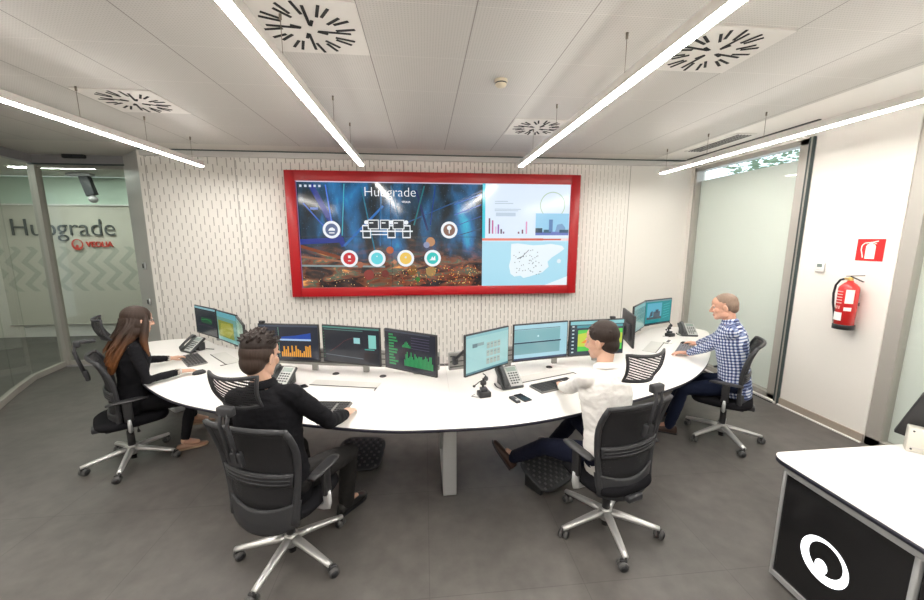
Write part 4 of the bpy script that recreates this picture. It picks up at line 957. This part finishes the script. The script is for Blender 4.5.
# ------------------------------------------------------------------ people
def skin_mat(name, col, blush):
    m = bpy.data.materials.new(name); n, l, p = nodes_of(m)
    tc = n.new('ShaderNodeTexCoord'); t = n.new('ShaderNodeTexNoise'); t.inputs['Scale'].default_value = 14; l.new(tc.outputs['Object'], t.inputs['Vector'])
    l.new(mix_col(n, l, t.outputs['Fac'], col, blush), p.inputs['Base Color']); p.inputs['Roughness'].default_value = .5
    p.inputs['Subsurface Weight'].default_value = .12; p.inputs['Subsurface Radius'].default_value = (.012, .005, .003); p.inputs['Subsurface Scale'].default_value = 1.0
    return m
def hair_mat(name, col, tip=None, z0=0., z1=1.):
    m = bpy.data.materials.new(name); n, l, p = nodes_of(m)
    tc = n.new('ShaderNodeTexCoord'); mp = n.new('ShaderNodeMapping'); mp.inputs['Scale'].default_value = (170, 170, 4); l.new(tc.outputs['Object'], mp.inputs[0])
    t = n.new('ShaderNodeTexNoise'); t.inputs['Scale'].default_value = 1; l.new(mp.outputs[0], t.inputs['Vector'])
    base_ = mix_col(n, l, t.outputs['Fac'], tuple(c * .6 for c in col), tuple(c * 1.4 for c in col))
    if tip:
        sx = n.new('ShaderNodeSeparateXYZ'); l.new(tc.outputs['Object'], sx.inputs[0]); mr = n.new('ShaderNodeMapRange'); l.new(sx.outputs[2], mr.inputs[0])
        mr.inputs[1].default_value = z1; mr.inputs[2].default_value = z0
        base_ = mix_col(n, l, mr.outputs[0], base_, mix_col(n, l, t.outputs['Fac'], tuple(c * .6 for c in tip), tuple(c * 1.5 for c in tip)))
    l.new(base_, p.inputs['Base Color']); p.inputs['Roughness'].default_value = .55; p.inputs['Specular IOR Level'].default_value = .3
    b = n.new('ShaderNodeBump'); b.inputs['Strength'].default_value = .35; b.inputs['Distance'].default_value = .002; l.new(t.outputs['Fac'], b.inputs['Height']); l.new(b.outputs['Normal'], p.inputs['Normal'])
    return m
def gingham():
    m = bpy.data.materials.new('checked_cotton'); n, l, p = nodes_of(m)
    tc = n.new('ShaderNodeTexCoord'); mp = n.new('ShaderNodeMapping'); mp.inputs['Rotation'].default_value = (.12, .0, .0); l.new(tc.outputs['Object'], mp.inputs[0])
    sx = n.new('ShaderNodeSeparateXYZ'); l.new(mp.outputs[0], sx.inputs[0]); k = 1 / .030
    a = math_node(n, l, 'LESS_THAN', math_node(n, l, 'FRACT', math_node(n, l, 'MULTIPLY', sx.outputs[2], k)), .5)
    b = math_node(n, l, 'LESS_THAN', math_node(n, l, 'FRACT', math_node(n, l, 'MULTIPLY', math_node(n, l, 'ADD', sx.outputs[1], math_node(n, l, 'MULTIPLY', sx.outputs[0], .6)), k)), .5)
    s_ = math_node(n, l, 'MULTIPLY', math_node(n, l, 'ADD', a, b), .5)
    r = n.new('ShaderNodeValToRGB'); r.color_ramp.interpolation = 'CONSTANT'; e_ = r.color_ramp.elements; e_[0].color = (.66, .70, .78, 1); e_[0].position = 0
    e_[1].position = .75; e_[1].color = (.018, .028, .10, 1); q = e_.new(.25); q.color = (.16, .21, .38, 1)
    l.new(s_, r.inputs[0]); l.new(r.outputs[0], p.inputs['Base Color']); p.inputs['Roughness'].default_value = .85
    return m

class Solid:
    """overlapping closed shapes that are fused into one skin"""
    def __init__(self): self.mb = MB(); self.m = mat('tmp_solid', (1, 1, 1))
    def ell(self, c, r, rot=None, n=20): self.mb.ell(Vector(c), r, self.m, rot, n)
    def limb(self, pts, radii, flat=None, up=None, n=16):
        pts = [Vector(p) for p in pts]; self.mb.tube(pts, radii, self.m, n, flat, up=up)
        for i, p in enumerate(pts): self.ell(p, (radii[i] * (min(flat) if flat else 1),) * 3, n=12)
    def loft(self, secs, n=24, p_=2.4):
        rs = []
        for c, X_, Y_, rx, ry in secs:
            ring = []
            for i in range(n):
                a = 2 * PI * i / n; cx, sy = math.cos(a), math.sin(a)
                ring.append(Vector(c) + X_ * rx * math.copysign(abs(cx) ** (2 / p_), cx) + Y_ * ry * math.copysign(abs(sy) ** (2 / p_), sy))
            rs.append(ring)
        self.mb.rings(rs, self.m)
    def fuse(self, name, mtl, parent, voxel=.006, smooth=4, wrinkle=0., wscale=9., seed=0., post=None):
        bmesh.ops.recalc_face_normals(self.mb.bm, faces=self.mb.bm.faces)
        me = bpy.data.meshes.new(name); self.mb.bm.to_mesh(me); self.mb.bm.free()
        o = bpy.data.objects.new(name, me); C.objects.link(o)
        r = o.modifiers.new('r', 'REMESH'); r.mode = 'VOXEL'; r.voxel_size = voxel; r.use_smooth_shade = True
        s = o.modifiers.new('s', 'SMOOTH'); s.iterations = smooth; s.factor = .5
        dg = bpy.context.evaluated_depsgraph_get(); dg.update(); nm = bpy.data.meshes.new_from_object(o.evaluated_get(dg))
        o.modifiers.clear(); o.data = nm; nm.name = name; bpy.data.meshes.remove(me)
        if wrinkle > 0:
            nr = [v.normal.copy() for v in nm.vertices]
            for v, N_ in zip(nm.vertices, nr):
                q = v.co * wscale; q = Vector((q.x + seed, q.y, q.z * 1.7)); d = noise.noise(q) + .5 * noise.noise(q * 2.3)
                d = -abs(d) + .3
                v.co += N_ * d * wrinkle
        nm.materials.clear(); 
        for mm_ in (mtl if isinstance(mtl, (list, tuple)) else [mtl]): nm.materials.append(mm_)
        for f in nm.polygons: f.use_smooth = True; f.material_index = 0
        if post:
            for f in nm.polygons: f.material_index = post(f.center)
        o.parent = parent; return o

def ik(S, W, a, b, pole):
    S, W = Vector(S), Vector(W); d = W - S; L = d.length
    if L > (a + b) * .995: k = L / ((a + b) * .995); a *= k; b *= k
    x = (a * a - b * b + L * L) / (2 * L); h = math.sqrt(max(0, a * a - x * x)); n_ = d.normalized()
    pv = Vector(pole); pv = (pv - n_ * pv.dot(n_)).normalized(); return S + n_ * x + pv * h

def hand(sol, W, fdir, up, side, curl=.55, k=1.0, spread=1.0):
    """right/left hand: wrist W, finger direction, back-of-hand direction; side=+1 when the thumb lies on +X of the hand frame"""
    Y = Vector(fdir).normalized(); Z = Vector(up); Z = (Z - Y * Z.dot(Y)).normalized(); X_ = Y.cross(Z)
    F = lambda x, y, z: Vector(W) + (X_ * x + Y * y + Z * z) * k
    sol.loft([(F(0, -.02, 0), X_, Z, .027 * k, .020 * k), (F(0, .01, .0), X_, Z, .029 * k, .019 * k), (F(.002 * side, .045, .002), X_, Z, .038 * k, .016 * k), (F(0, .085, .004), X_, Z, .040 * k, .013 * k), (F(0, .096, .003), X_, Z, .036 * k, .010 * k)], n=18, p_=2.6)
    for i, (fx, L) in enumerate(((.029, .072), (.010, .080), (-.010, .075), (-.028, .060))):
        fx *= side; a = -.12; p = F(fx, .085 - .006 * abs(i - 1.3), .003); pts = [F(fx * .85, .06, .0), p]; 
        sp = fx * 3.2 * spread
        for seg, ln in enumerate((.44, .32, .24)):
            a += curl * (.35, .75, .55)[seg]; dvec = (Y * math.cos(a) - Z * math.sin(a) + X_ * sp * .35).normalized(); p = p + dvec * L * ln * k; pts.append(p)
        sol.limb(pts, [.0095 * k, .0092 * k, .0085 * k, .0078 * k, .0065 * k], n=10)
    p0 = F(.024 * side, .012, -.004); p1 = F(.046 * side, .038, -.012); p2 = F(.055 * side, .062, -.018); p3 = F(.053 * side, .082, -.022)
    sol.limb([p0, p1, p2, p3], [.014 * k, .0125 * k, .0105 * k, .008 * k], n=10)

def person(label, pos, heading, spec):
    th_ = -math.radians(heading); root = empty('person', (*pos, 0), th_, label, 'person')
    inv = Matrix.Rotation(-th_, 3, 'Z'); P0w = Vector((*pos, 0)); LW = lambda q: inv @ (Vector(q) - P0w); LD = lambda q: inv @ Vector(q)
    s = spec.get('scale', 1.0); fem = spec.get('female', False)
    lean = math.radians(spec.get('lean', 5)); side_lean = math.radians(spec.get('side', 0)); tw = math.radians(spec.get('twist', 0))
    pel = Vector((spec.get('px', 0), spec.get('py', -.055), SEAT + .085 + spec.get('rise', 0)))
    up = Vector((math.sin(side_lean), math.sin(lean), math.cos(lean))).normalized(); Xt = Matrix.Rotation(-tw, 3, 'Z') @ Vector((1, 0, 0)); Xt = (Xt - up * Xt.dot(up)).normalized(); Yt = up.cross(Xt)
    X0 = Vector((1, 0, 0)); Y0 = Vector((0, 1, 0))
    TL = spec.get('torso', .53) * s; neckb = pel + up * TL; sw = (.158 if fem else .185) * s
    gw = spec.get('girth', 1.0)
    secs = [(-.09, .158, .112), (-.03, .170, .120), (.06, .155, .118), (.15, .145, .112), (.25, .155, .118), (.34, .170, .122), (.41, .168, .112), (.455, .135, .09), (.49, .085, .07), (.52, .062, .06)]
    if fem: secs = [(-.09, .150, .105), (-.03, .158, .110), (.06, .135, .10), (.15, .120, .092), (.25, .132, .105), (.34, .145, .115), (.41, .140, .098), (.455, .11, .08), (.49, .07, .06), (.52, .055, .052)]
    secs = [(d * TL / (.50 * s), a_, b_) for d, a_, b_ in secs]
    S = {1: neckb - up * .065 * s + Xt * sw - Yt * .01, -1: neckb - up * .065 * s - Xt * sw - Yt * .01}      # +1 = right side
    ua, fa = .295 * s, .265 * s
    Wr = {k: LW(spec['hands'][k][0]) for k in (1, -1)}; El = {}
    for k in (1, -1):
        El[k] = ik(S[k], Wr[k], ua, fa, spec.get('pole', {}).get(k, (k * .55, -.35, -1)))
    Hp = {k: pel + X0 * .085 * k * s + Vector((0, .0, -.01)) for k in (1, -1)}
    An = {k: LW(spec['feet'][k][0]) for k in (1, -1)}; Kn = {k: ik(Hp[k], An[k], .435 * s, .42 * s, spec.get('kpole', {}).get(k, (k * .15, .5, 1))) for k in (1, -1)}
    # head frame
    hy = math.radians(spec.get('yaw', 0)); hpit = math.radians(spec.get('pitch', 8)); HR = Matrix.Rotation(-hy, 3, 'Z') @ Matrix.Rotation(-hpit, 3, 'X') @ Matrix.Rotation(math.radians(spec.get('roll', 0)), 3, 'Y')
    hs = spec.get('head', 1.0); hc = neckb + up * .160 * s + Y0 * .02 + Vector(spec.get('hoff', (0, 0, 0)))
    H = lambda x, y, z: hc + HR @ (Vector((x, y, z)) * hs)
    # ---- skin: one continuous body
    b = Solid()
    b.loft([(pel + up * d * s * 1.0, (X0 * (1 - max(0, min(1, d / .3))) + Xt * max(0, min(1, d / .3))).normalized(), (Y0 if d < .1 else Yt), (rx - .022) * gw * s, (ry - .022) * gw * s) for d, rx, ry in secs[:-1]])
    b.limb([neckb - up * .06, neckb + up * .01 + Yt * .0, H(0, -.028, -.055), H(0, -.02, -.01)], [.062 * s, .053 * s, .051 * hs, .055 * hs] if not fem else [.05, .045, .044, .05])
    e3 = lambda c, r, rot=None: b.ell(H(*c), tuple(q * hs for q in r), (HR @ rot) if rot is not None else HR)
    e3((0, -.014, .034), (.077, .097, .087)); e3((0, .022, -.030), (.060, .066, .082)); e3((0, .028, .045), (.064, .062, .055)); e3((0, .064, -.092), (.026, .024, .021)); e3((0, .035, -.075), (.046, .045, .036))
    for k in (-1, 1):
        e3((.042 * k, .012, -.062), (.020, .042, .034)); e3((.037 * k, .058, -.022), (.024, .024, .026)); e3((.030 * k, .078, .022), (.024, .012, .009))
        e3((.081 * k, -.010, -.008), (.008, .019, .031), Matrix.Rotation(.35 * k, 3, 'Z') @ Matrix.Rotation(-.2, 3, 'X')); e3((.012 * k, .094, -.034), (.010, .011, .009))
    b.limb([H(0, .080, .018), H(0, .096, -.006), H(0, .108, -.028)], [.008 * hs, .009 * hs, .012 * hs], n=10)
    e3((0, .082, -.062), (.023, .013, .007)); e3((0, .080, -.073), (.020, .012, .008))
    for k in (1, -1):
        b.limb([neckb - up * .07 * s + Xt * k * .06, S[k], El[k], Wr[k]], [.045 * s, .046 * s, .036 * s, .024 * s])
        fd = LD(spec['hands'][k][1]); hup = LD(spec['hands'][k][2]) if len(spec['hands'][k]) > 2 else Vector((0, 0, 1))
        hand(b, Wr[k], fd, hup, -k, spec.get('curl', {}).get(k, .55), (.92 if fem else 1.0) * s)
        b.limb([pel + X0 * .05 * k, Hp[k], Kn[k], An[k]], [.08 * s, .072 * s, .05 * s, .034 * s])
        tdir = LD(spec['feet'][k][1]).normalized(); b.limb([An[k], An[k] + tdir * .10 - Vector((0, 0, .035))], [.032, .02])
    lipm = mat('lips', (.42, .16, .13), .45); HRi = HR.inverted()
    sk = spec['skin']
    def post(c):
        q = HRi @ (c - hc) / hs
        return 1 if abs(q.x) < .022 and -.078 < q.z < -.058 and q.y > .084 else 0
    b.fuse('body', [sk, lipm], root, voxel=.0042, smooth=3, post=post)
    # eyes and brows
    for k in (-1, 1):
        t = MB(); c = H(.031 * k, .0725, .003); t.ell(c, (.0095 * hs,) * 3, mat('eye_white', (.42, .38, .35), .25), None, 14); f = (HR @ Vector((0, 1, 0)))
        t.ell(c + f * .0060 * hs, (.0052 * hs,) * 3, mat('iris_dark', (.03, .02, .012), .1), None, 12); t.build('eye', root)
        t = MB(); t.tube([H((.012 + .034 * q) * k, .092 - .014 * q * q, .024 + .005 * math.sin(q * 3)) for q in (0, .33, .66, 1)], [.002 * hs, .0026 * hs, .0023 * hs, .0012 * hs], spec['brow'], 6); t.build('eyebrow', root)
    # ---- shirt
    b = Solid()
    b.loft([(pel + up * d * s, (X0 * (1 - max(0, min(1, d / .3))) + Xt * max(0, min(1, d / .3))).normalized(), (Y0 if d < .1 else Yt), rx * gw * s, ry * gw * s) for d, rx, ry in secs[:-1]])
    sf = spec.get('sleeve', 1.0)
    for k in (1, -1):
        b.ell(S[k] - Xt * k * .01, (.062 * s * (.85 if fem else 1),) * 3)
        b.limb([neckb - up * .06 * s + Xt * k * .05, S[k], S[k].lerp(El[k], .5), El[k], El[k].lerp(Wr[k], .5), El[k].lerp(Wr[k], .90)], [q * s * (.84 if fem else 1) * sf for q in (.062, .060, .056, .050, .044, .036)])
    sh = b.fuse('shirt', spec['shirt'], root, voxel=.0075, smooth=4, wrinkle=spec.get('wrinkle', .008), wscale=11, seed=heading)
    if spec.get('shirt_label'): sh['label'] = spec['shirt_label']
    # collar
    t = MB(); rs = []
    for (dz, rr_) in ((-.012, .066), (.022, .062), (.040, .064), (.028, .072), (.0, .080)):
        rs.append([neckb + up * dz + Xt * (rr_ * s * (.82 if fem else 1)) * math.cos(2 * PI * j / 24) + Yt * (rr_ * .95 * s * (.82 if fem else 1)) * math.sin(2 * PI * j / 24) - up * .012 * max(0, math.sin(2 * PI * j / 24)) for j in range(24)])
    t.rings(rs, spec['shirt'], cap=False); t.build('collar', root)
    for k in (1, -1):
        t = MB(); a = El[k].lerp(Wr[k], .86); c = El[k].lerp(Wr[k], .955); t.tube([a, a.lerp(c, .5), c], [.037 * s * (.85 if fem else 1), .036 * s * (.85 if fem else 1), .033 * s * (.85 if fem else 1)], spec.get('cuff', spec['shirt']), 16); t.build('cuff', root)
    # ---- trousers
    b = Solid(); b.ell(pel + Vector((0, -.005, -.02)), ((.165 if fem else .178) * s * gw, (.118 if fem else .128) * s, .100), n=24); b.loft([(pel + up * d, X0, Y0, r1 * gw * s, r2 * s * (.9 if fem else 1)) for d, r1, r2 in ((-.08, .15, .112), (-.02, .170, .122), (.045, .158, .116))])
    for k in (1, -1):
        m1 = Hp[k].lerp(Kn[k], .5); c1 = Kn[k].lerp(An[k], .35); en = Kn[k].lerp(An[k], .93 if fem else 1.02); f_ = .88 if fem else 1.0
        b.limb([Hp[k], m1, Kn[k], c1, en], [.088 * s * f_, .080 * s * f_, .062 * s * f_, .058 * s * f_, spec.get('hem', .050) * s * f_])
    b.fuse('trousers', spec['trousers'], root, voxel=.0085, smooth=4, wrinkle=.006, wscale=9, seed=heading + 5)
    # ---- shoes
    for k in (1, -1):
        td = LD(spec['feet'][k][1]).normalized(); zu = Vector(spec['feet'][k][2]) if len(spec['feet'][k]) > 2 else Vector((0, 0, 1)); zu = LD(zu); zu = (zu - td * zu.dot(td)).normalized(); xs_ = td.cross(zu)
        A = An[k] - zu * (.085 if not fem else .075); t = MB(); fl_ = .9 if fem else 1.0; low = spec.get('lowshoe', False)
        prof = [(-.075, .020, .045), (-.065, .032, .070), (-.03, .036, .078), (.02, .038, .072), (.07, .044, .052), (.12, .048, .040), (.16, .042, .032), (.19, .026, .022), (.198, .008, .012)]
        if low: prof = [(d, w * .9, h * .55) for d, w, h in prof]
        rs = []
        for d, w, h in prof:
            rs.append([A + td * d * fl_ + xs_ * w * fl_ * math.copysign(abs(math.cos(a)) ** .7, math.cos(a)) + zu * (.008 + h * max(0, math.sin(a)) ** .8) for a in [2 * PI * j / 20 for j in range(20)]])
        t.rings(rs, spec['shoe']); o = t.build('shoe', root)
        t = MB(); out_ = [(-.080, .018), (-.07, .033), (-.03, .037), (.02, .039), (.07, .046), (.12, .050), (.165, .043), (.195, .025)]
        ring = [(d, w) for d, w in out_] + [(.204, 0)] + [(d, -w) for d, w in out_[::-1]]
        t.rings([[A + td * d * fl_ + xs_ * w * fl_ + zu * z for d, w in ring] for z in (-.004, .010)], spec.get('sole', dark_pl), smooth=False); t.build('sole', o)
    return root, dict(H=H, HR=HR, hs=hs, hc=hc, neckb=neckb, up=up, pel=pel, El=El, Wr=Wr, Xt=Xt, Yt=Yt, LW=LW, S=S)

skinA = skin_mat('skin_light', (.52, .31, .22), (.62, .38, .28)); skinB = skin_mat('skin_ruddy', (.56, .30, .21), (.66, .37, .27))
hairB = hair_mat('hair_dark_brown', (.017, .010, .008)); hairC = hair_mat('hair_brown', (.022, .013, .010)); hairD = hair_mat('hair_cropped_grey', (.24, .17, .13)); fadeB = hair_mat('hair_faded_side', (.042, .026, .020))
black_knit = mat('black_knit', (.007, .007, .009), .9, spec=.15, bump=.25, bump_scale=220); black_trs = mat('black_trousers', (.008, .008, .010), .85, spec=.2); grey_trs = mat('dark_grey_trousers', (.020, .019, .019), .85, spec=.2, bump=.2, bump_scale=250)
white_sh = mat('white_cotton', (.72, .70, .68), .75, bump=.15, bump_scale=160); navy = mat('navy_trousers', (.006, .008, .022), .85, spec=.2, bump=.2, bump_scale=250); jeans = mat('dark_denim', (.008, .013, .034), .85, spec=.2, bump=.3, bump_scale=260)
shoe_dark = mat('shoe_black_leather', (.012, .012, .012), .35); shoe_brown = mat('shoe_brown_leather', (.045, .022, .016), .35); shoe_tan = mat('shoe_tan', (.30, .17, .11), .5); tan_sole = mat('sole_tan', (.42, .30, .20), .6)

# man in black, front left
rB, B = person('man in a black sweater seen from behind at the left centre monitors', (-.864, 2.183), 20, dict(
    girth_=0, lean=2, side=-8, twist=-4, yaw=2, pitch=12, head=1.10, torso=.56, scale=1.03, girth=1.12, hands={1: ((-.56, 2.485, .790), (.15, 1, -.12)), -1: ((-1.12, 2.62, .785), (.35, 1, -.1))}, pole={1: (.9, -.5, -.8), -1: (-.8, -.5, -.8)},
    feet={1: ((-.60, 2.545, .095), (.55, .85, 0)), -1: ((-.93, 2.72, .095), (.1, 1, 0))}, kpole={1: (.35, .4, 1), -1: (-.1, .5, 1)}, skin=skinA, brow=hairB, shirt=black_knit, trousers=grey_trs, shoe=shoe_dark, hem=.055))
# man in white, front right
rC, Cc = person('man in a white shirt and navy trousers with legs stretched out under the desk', (1.20, 2.25), -20, dict(
    lean=15, side=6, yaw=-22, pitch=10, head=1.08, torso=.56, hoff=(.01, 0, .015), scale=1.0, hands={-1: ((1.10, 2.80, .795), (.35, 1, -.1)), 1: ((1.47, 2.92, .79), (-.2, 1, -.1))}, pole={-1: (-.85, -.35, -1.3), 1: (.9, -.4, -.8)},
    feet={-1: ((.715, 2.79, .20), (-.50, .22, .80), (.75, -.2, .5)), 1: ((1.06, 2.86, .25), (-.2, 1, .15), (0, -.1, 1))}, kpole={-1: (-.5, .3, 1), 1: (.1, .5, 1)}, skin=skinA, brow=hairC, shirt=white_sh, trousers=navy, shoe=shoe_brown, girth=1.12, wrinkle=.009, hem=.052))
# man in the checked shirt
rD, Dd = person('balding man in a blue checked shirt seated at the right end of the desk', (2.975, 3.215), -47, dict(
    lean=9, yaw=-4, pitch=11, head=1.07, torso=.60, hoff=(0, .015, -.012), rise=.030, py=-.045, scale=1.0, girth=1.14, hands={-1: ((2.80, 3.585, .785), (-.9, .45, -.1)), 1: ((3.17, 3.92, .785), (-.55, .85, -.08))}, pole={-1: (-.5, -.5, -1), 1: (.6, -.3, -.8)},
    feet={-1: ((2.50, 3.37, .095), (-.75, .5, 0)), 1: ((2.72, 3.72, .095), (-.7, .7, 0))}, kpole={-1: (-.3, .5, 1), 1: (.2, .5, 1)}, skin=skinB, brow=hairD, shirt=gingham(), trousers=jeans, shoe=shoe_brown, shirt_label='blue and white gingham shirt'))
# woman at the left end
rW, Wm = person('woman with long brown hair and black jacket seated at the left end of the desk', (-2.64, 3.40), 51, dict(
    female=True, girth=1.10, py=.025, lean=8, yaw=-16, pitch=9, head=1.04, torso=.575, scale=.97, hands={1: ((-2.245, 3.515, .79), (.62, .45, -.12)), -1: ((-2.60, 3.945, .785), (.55, .8, -.1))}, pole={1: (.5, -.3, -1), -1: (-.7, -.3, -1)},
    feet={1: ((-2.305, 3.545, .085), (.75, .4, 0)), -1: ((-2.45, 3.97, .13), (.8, .5, -.1))}, kpole={1: (.1, .5, 1), -1: (-.1, .5, 1)}, skin=skinA, brow=hairC, shirt=black_fab, trousers=black_trs, shoe=shoe_tan, sole=tan_sole, hem=.042, lowshoe=True, cuff=mat('cream_cuff', (.35, .32, .28), .7)))

# ---- hair
def hair_solid(D, items, name, mtl, root, voxel=.005, smooth=6, tufts=0, seed=1, label=None, tuft_zone=None, tl=.03):
    b = Solid(); H, HR, hs = D['H'], D['HR'], D['hs']
    for c, r in items: b.ell(H(*c), tuple(q * hs for q in r), HR, 24)
    rnd = random.Random(seed)
    for k in range(tufts):
        a = rnd.uniform(0, 2 * PI); e_ = rnd.uniform(*tuft_zone); d = Vector((math.cos(a) * math.cos(e_), math.sin(a) * math.cos(e_), math.sin(e_)))
        c0 = Vector(items[0][0]); r0 = items[0][1]; p = Vector((c0.x + d.x * r0[0] * .95, c0.y + d.y * r0[1] * .95, c0.z + d.z * r0[2] * .95))
        dd = (d + Vector((rnd.uniform(-.5, .5), rnd.uniform(.0, .9), rnd.uniform(-.1, .4)))).normalized(); L = rnd.uniform(.5, 1) * tl
        b.mb.tube([H(*p), H(*(p + dd * L * .5)), H(*(p + dd * L + Vector((0, .006, -.003))))], [.009 * hs, .006 * hs, .0015 * hs], b.m, 7)
    o = b.fuse(name, mtl, root, voxel=voxel, smooth=smooth)
    if label: o['label'] = label
    return o
hair_solid(B, [((0, -.022, .062), (.080, .096, .074)), ((0, -.03, .085), (.066, .080, .060))], 'hair', hairB, rB, tufts=170, seed=4, tuft_zone=(.25, 1.5), tl=.040, voxel=.0035, smooth=1)
hair_solid(B, [((0, -.026, .028), (.0815, .094, .080)), ((0, -.052, -.020), (.068, .060, .072))], 'faded_hair', fadeB, rB, label='closely faded brown hair at the sides and nape', smooth=12)
hair_solid(Cc, [((0, -.022, .050), (.084, .100, .083)), ((0, -.028, .075), (.072, .088, .068)), ((0, -.052, -.014), (.066, .060, .070))], 'hair', hairC, rC, tufts=60, seed=8, tuft_zone=(.1, 1.5), tl=.018, voxel=.0045, smooth=5)
hair_solid(Dd, [((0, -.028, .020), (.0795, .087, .074)), ((0, -.018, .046), (.0770, .094, .0785)), ((0, -.06, -.02), (.056, .050, .05))], 'hair', hairD, rD)
def long_hair(D, root):
    H, HR, hs = D['H'], D['HR'], D['hs']; b = Solid()
    for c, r in (((0, -.020, .042), (.090, .106, .089)), ((0, -.040, -.02), (.096, .085, .10)), ((0, -.045, -.08), (.100, .072, .08))): b.ell(H(*c), tuple(q * hs for q in r), HR, 24)
    base_ = H(0, 0, 0)
    secs = []
    for dz, y, rx, ry in ((.03, -.035, .088, .085), (-.04, -.045, .098, .082), (-.10, -.065, .110, .075), (-.16, -.100, .125, .068), (-.23, -.145, .132, .055), (-.30, -.180, .125, .046), (-.37, -.205, .105, .036), (-.43, -.220, .075, .022)):
        secs.append((base_ + Vector((0, y, dz)), Vector((1, 0, 0)), Vector((0, 1, 0)), rx, ry))
    b.loft(secs, n=28, p_=2.1)
    for k in (-1, 1):   # locks in front of the shoulders
        b.limb([H(.066 * k, .020, .05), H(.084 * k, .022, -.02), H(.090 * k, .015, -.09), base_ + Vector((.100 * k, .012, -.17)), base_ + Vector((.104 * k, .020, -.24)), base_ + Vector((.098 * k, .035, -.31))], [.022, .034, .040, .038, .028, .008], flat=(1, .8))
    rnd = random.Random(5)
    for q in range(70):
        a = rnd.uniform(PI * .95, PI * 2.05); L = rnd.uniform(.24, .44)
        pts = []
        for i in range(9):
            f = i / 8; z = .04 - L * f; rx = .092 + .036 * math.sin(min(1, f * 1.2) * PI * .6); ry = .085 - .045 * f; yc = -.035 - .185 * f * f ** .3
            w = .004 * math.sin(f * 9 + q); pts.append(base_ + Vector((math.cos(a) * (rx + w), yc + math.sin(a) * (ry + w), z)))
        b.mb.tube(pts, [.006, .007, .008, .008, .008, .007, .006, .004, .0015], b.m, 6)
    z = base_.z
    b.fuse('hair', hair_mat('hair_long_auburn', (.030, .017, .012), (.20, .075, .024), z - .40, z - .08), root, voxel=.0045, smooth=2)
long_hair(Wm, rW)
# glasses of the woman, bracelets
t = MB(); H = Wm['H']
for k in (-1, 1):
    t.tube([H((.031 + .019 * math.cos(a)) * k, .094 - .004 * abs(math.cos(a)), .003 + .015 * math.sin(a)) for a in [2 * PI * i / 14 for i in range(15)]], .0016, black_pl, 6); t.tube([H(.050 * k, .090, .006), H(.076 * k, .06, .008), H(.082 * k, -.01, .004)], .0018, black_pl, 6)
t.tube([H(-.012, .096, .005), H(.012, .096, .005)], .0016, black_pl, 6); t.build('glasses', rW)
def band(D, root, k, f, mm, w=.010, r=.030, name='bracelet', label=None):
    a = D['El'][k].lerp(D['Wr'][k], f); d = (D['Wr'][k] - D['El'][k]).normalized(); t = MB(); t.tube([a - d * w / 2, a + d * w / 2], r, mm, 16); o = t.build(name, root)
    if label: o['label'] = label
band(Dd, rD, -1, 1.0, mat('bracelet_orange', (.75, .13, .03), .5), .014, .0285, 'bracelet', 'orange bracelet'); band(Dd, rD, -1, .965, mat('bracelet_olive', (.25, .22, .05), .5), .008, .0295, 'bracelet')
band(Wm, rW, 1, .985, silver, .012, .0265, 'wrist_watch'); band(Cc, rC, -1, 1.0, black_pl, .010, .028, 'wrist_watch')
t = MB(); b_ = Cc['pel']; t.loft = None
bt = []; 
for z_, k_ in ((.036, 1.0), (.066, 1.0)):
    bt.append([b_ + Cc['up'] * z_ + Vector((.163 * math.cos(a), .126 * math.sin(a), 0)) for a in [2 * PI * i / 32 for i in range(32)]])
t.rings(bt, black_pl, cap=False); t.build('belt', rC)

# ------------------------------------------------------------------ daylight, camera, view
w = bpy.data.worlds.new('sky'); SC.world = w; w.use_nodes = True; n = w.node_tree.nodes; l = w.node_tree.links
bg = n['Background']; bg.inputs[0].default_value = (.80, .92, 1.0, 1); bg.inputs[1].default_value = 2.2
# light fittings of the corridor behind the glass
cl_m = mat('corridor_light', (.9, .9, .9), .5, emis=(.93, 1.0, .93), estr=60)
for k, (x, y) in enumerate(((-6.3, 7.3), (-6.9, 5.4))):
    e = empty('corridor_light', (x, y, CEIL), 0, ('recessed corridor light nearest the frosted glass', 'recessed corridor light beside the angled glass screen')[k], 'light', 'corridor ceiling lights')
    t = MB(); t.box((0, 0, -.006), (1.3, .16, .012), lamp_body); t.build('light_frame', e); t = MB(); t.box((0, 0, -.0135), (1.25, .12, .004), cl_m); t.build('light_panel', e)

cam = bpy.data.cameras.new('camera'); co = bpy.data.objects.new('camera', cam); C.objects.link(co); SC.camera = co
cam.sensor_width = 36; cam.sensor_fit = 'HORIZONTAL'; cam.lens = 372 / 924 * 36; cam.clip_start = .05
th_, ps_ = math.radians(9.16), math.radians(5.76)
fw = Vector((math.sin(ps_) * math.cos(th_), math.cos(ps_) * math.cos(th_), -math.sin(th_))); rt = Vector((math.cos(ps_), -math.sin(ps_), 0)); upv = rt.cross(fw)
M = Matrix((rt, upv, -fw)).transposed().to_4x4(); M.translation = (0, 0, 1.98); co.matrix_world = M
SC.view_settings.view_transform = 'Standard'; SC.view_settings.look = 'None'; SC.view_settings.exposure = 0.0; SC.view_settings.gamma = 1.0; SC.view_settings.use_curve_mapping = False
SC.cycles.use_denoising = True; SC.cycles.max_bounces = 10; SC.cycles.diffuse_bounces = 5; SC.cycles.transparent_max_bounces = 16; SC.cycles.caustics_reflective = False; SC.cycles.caustics_refractive = False
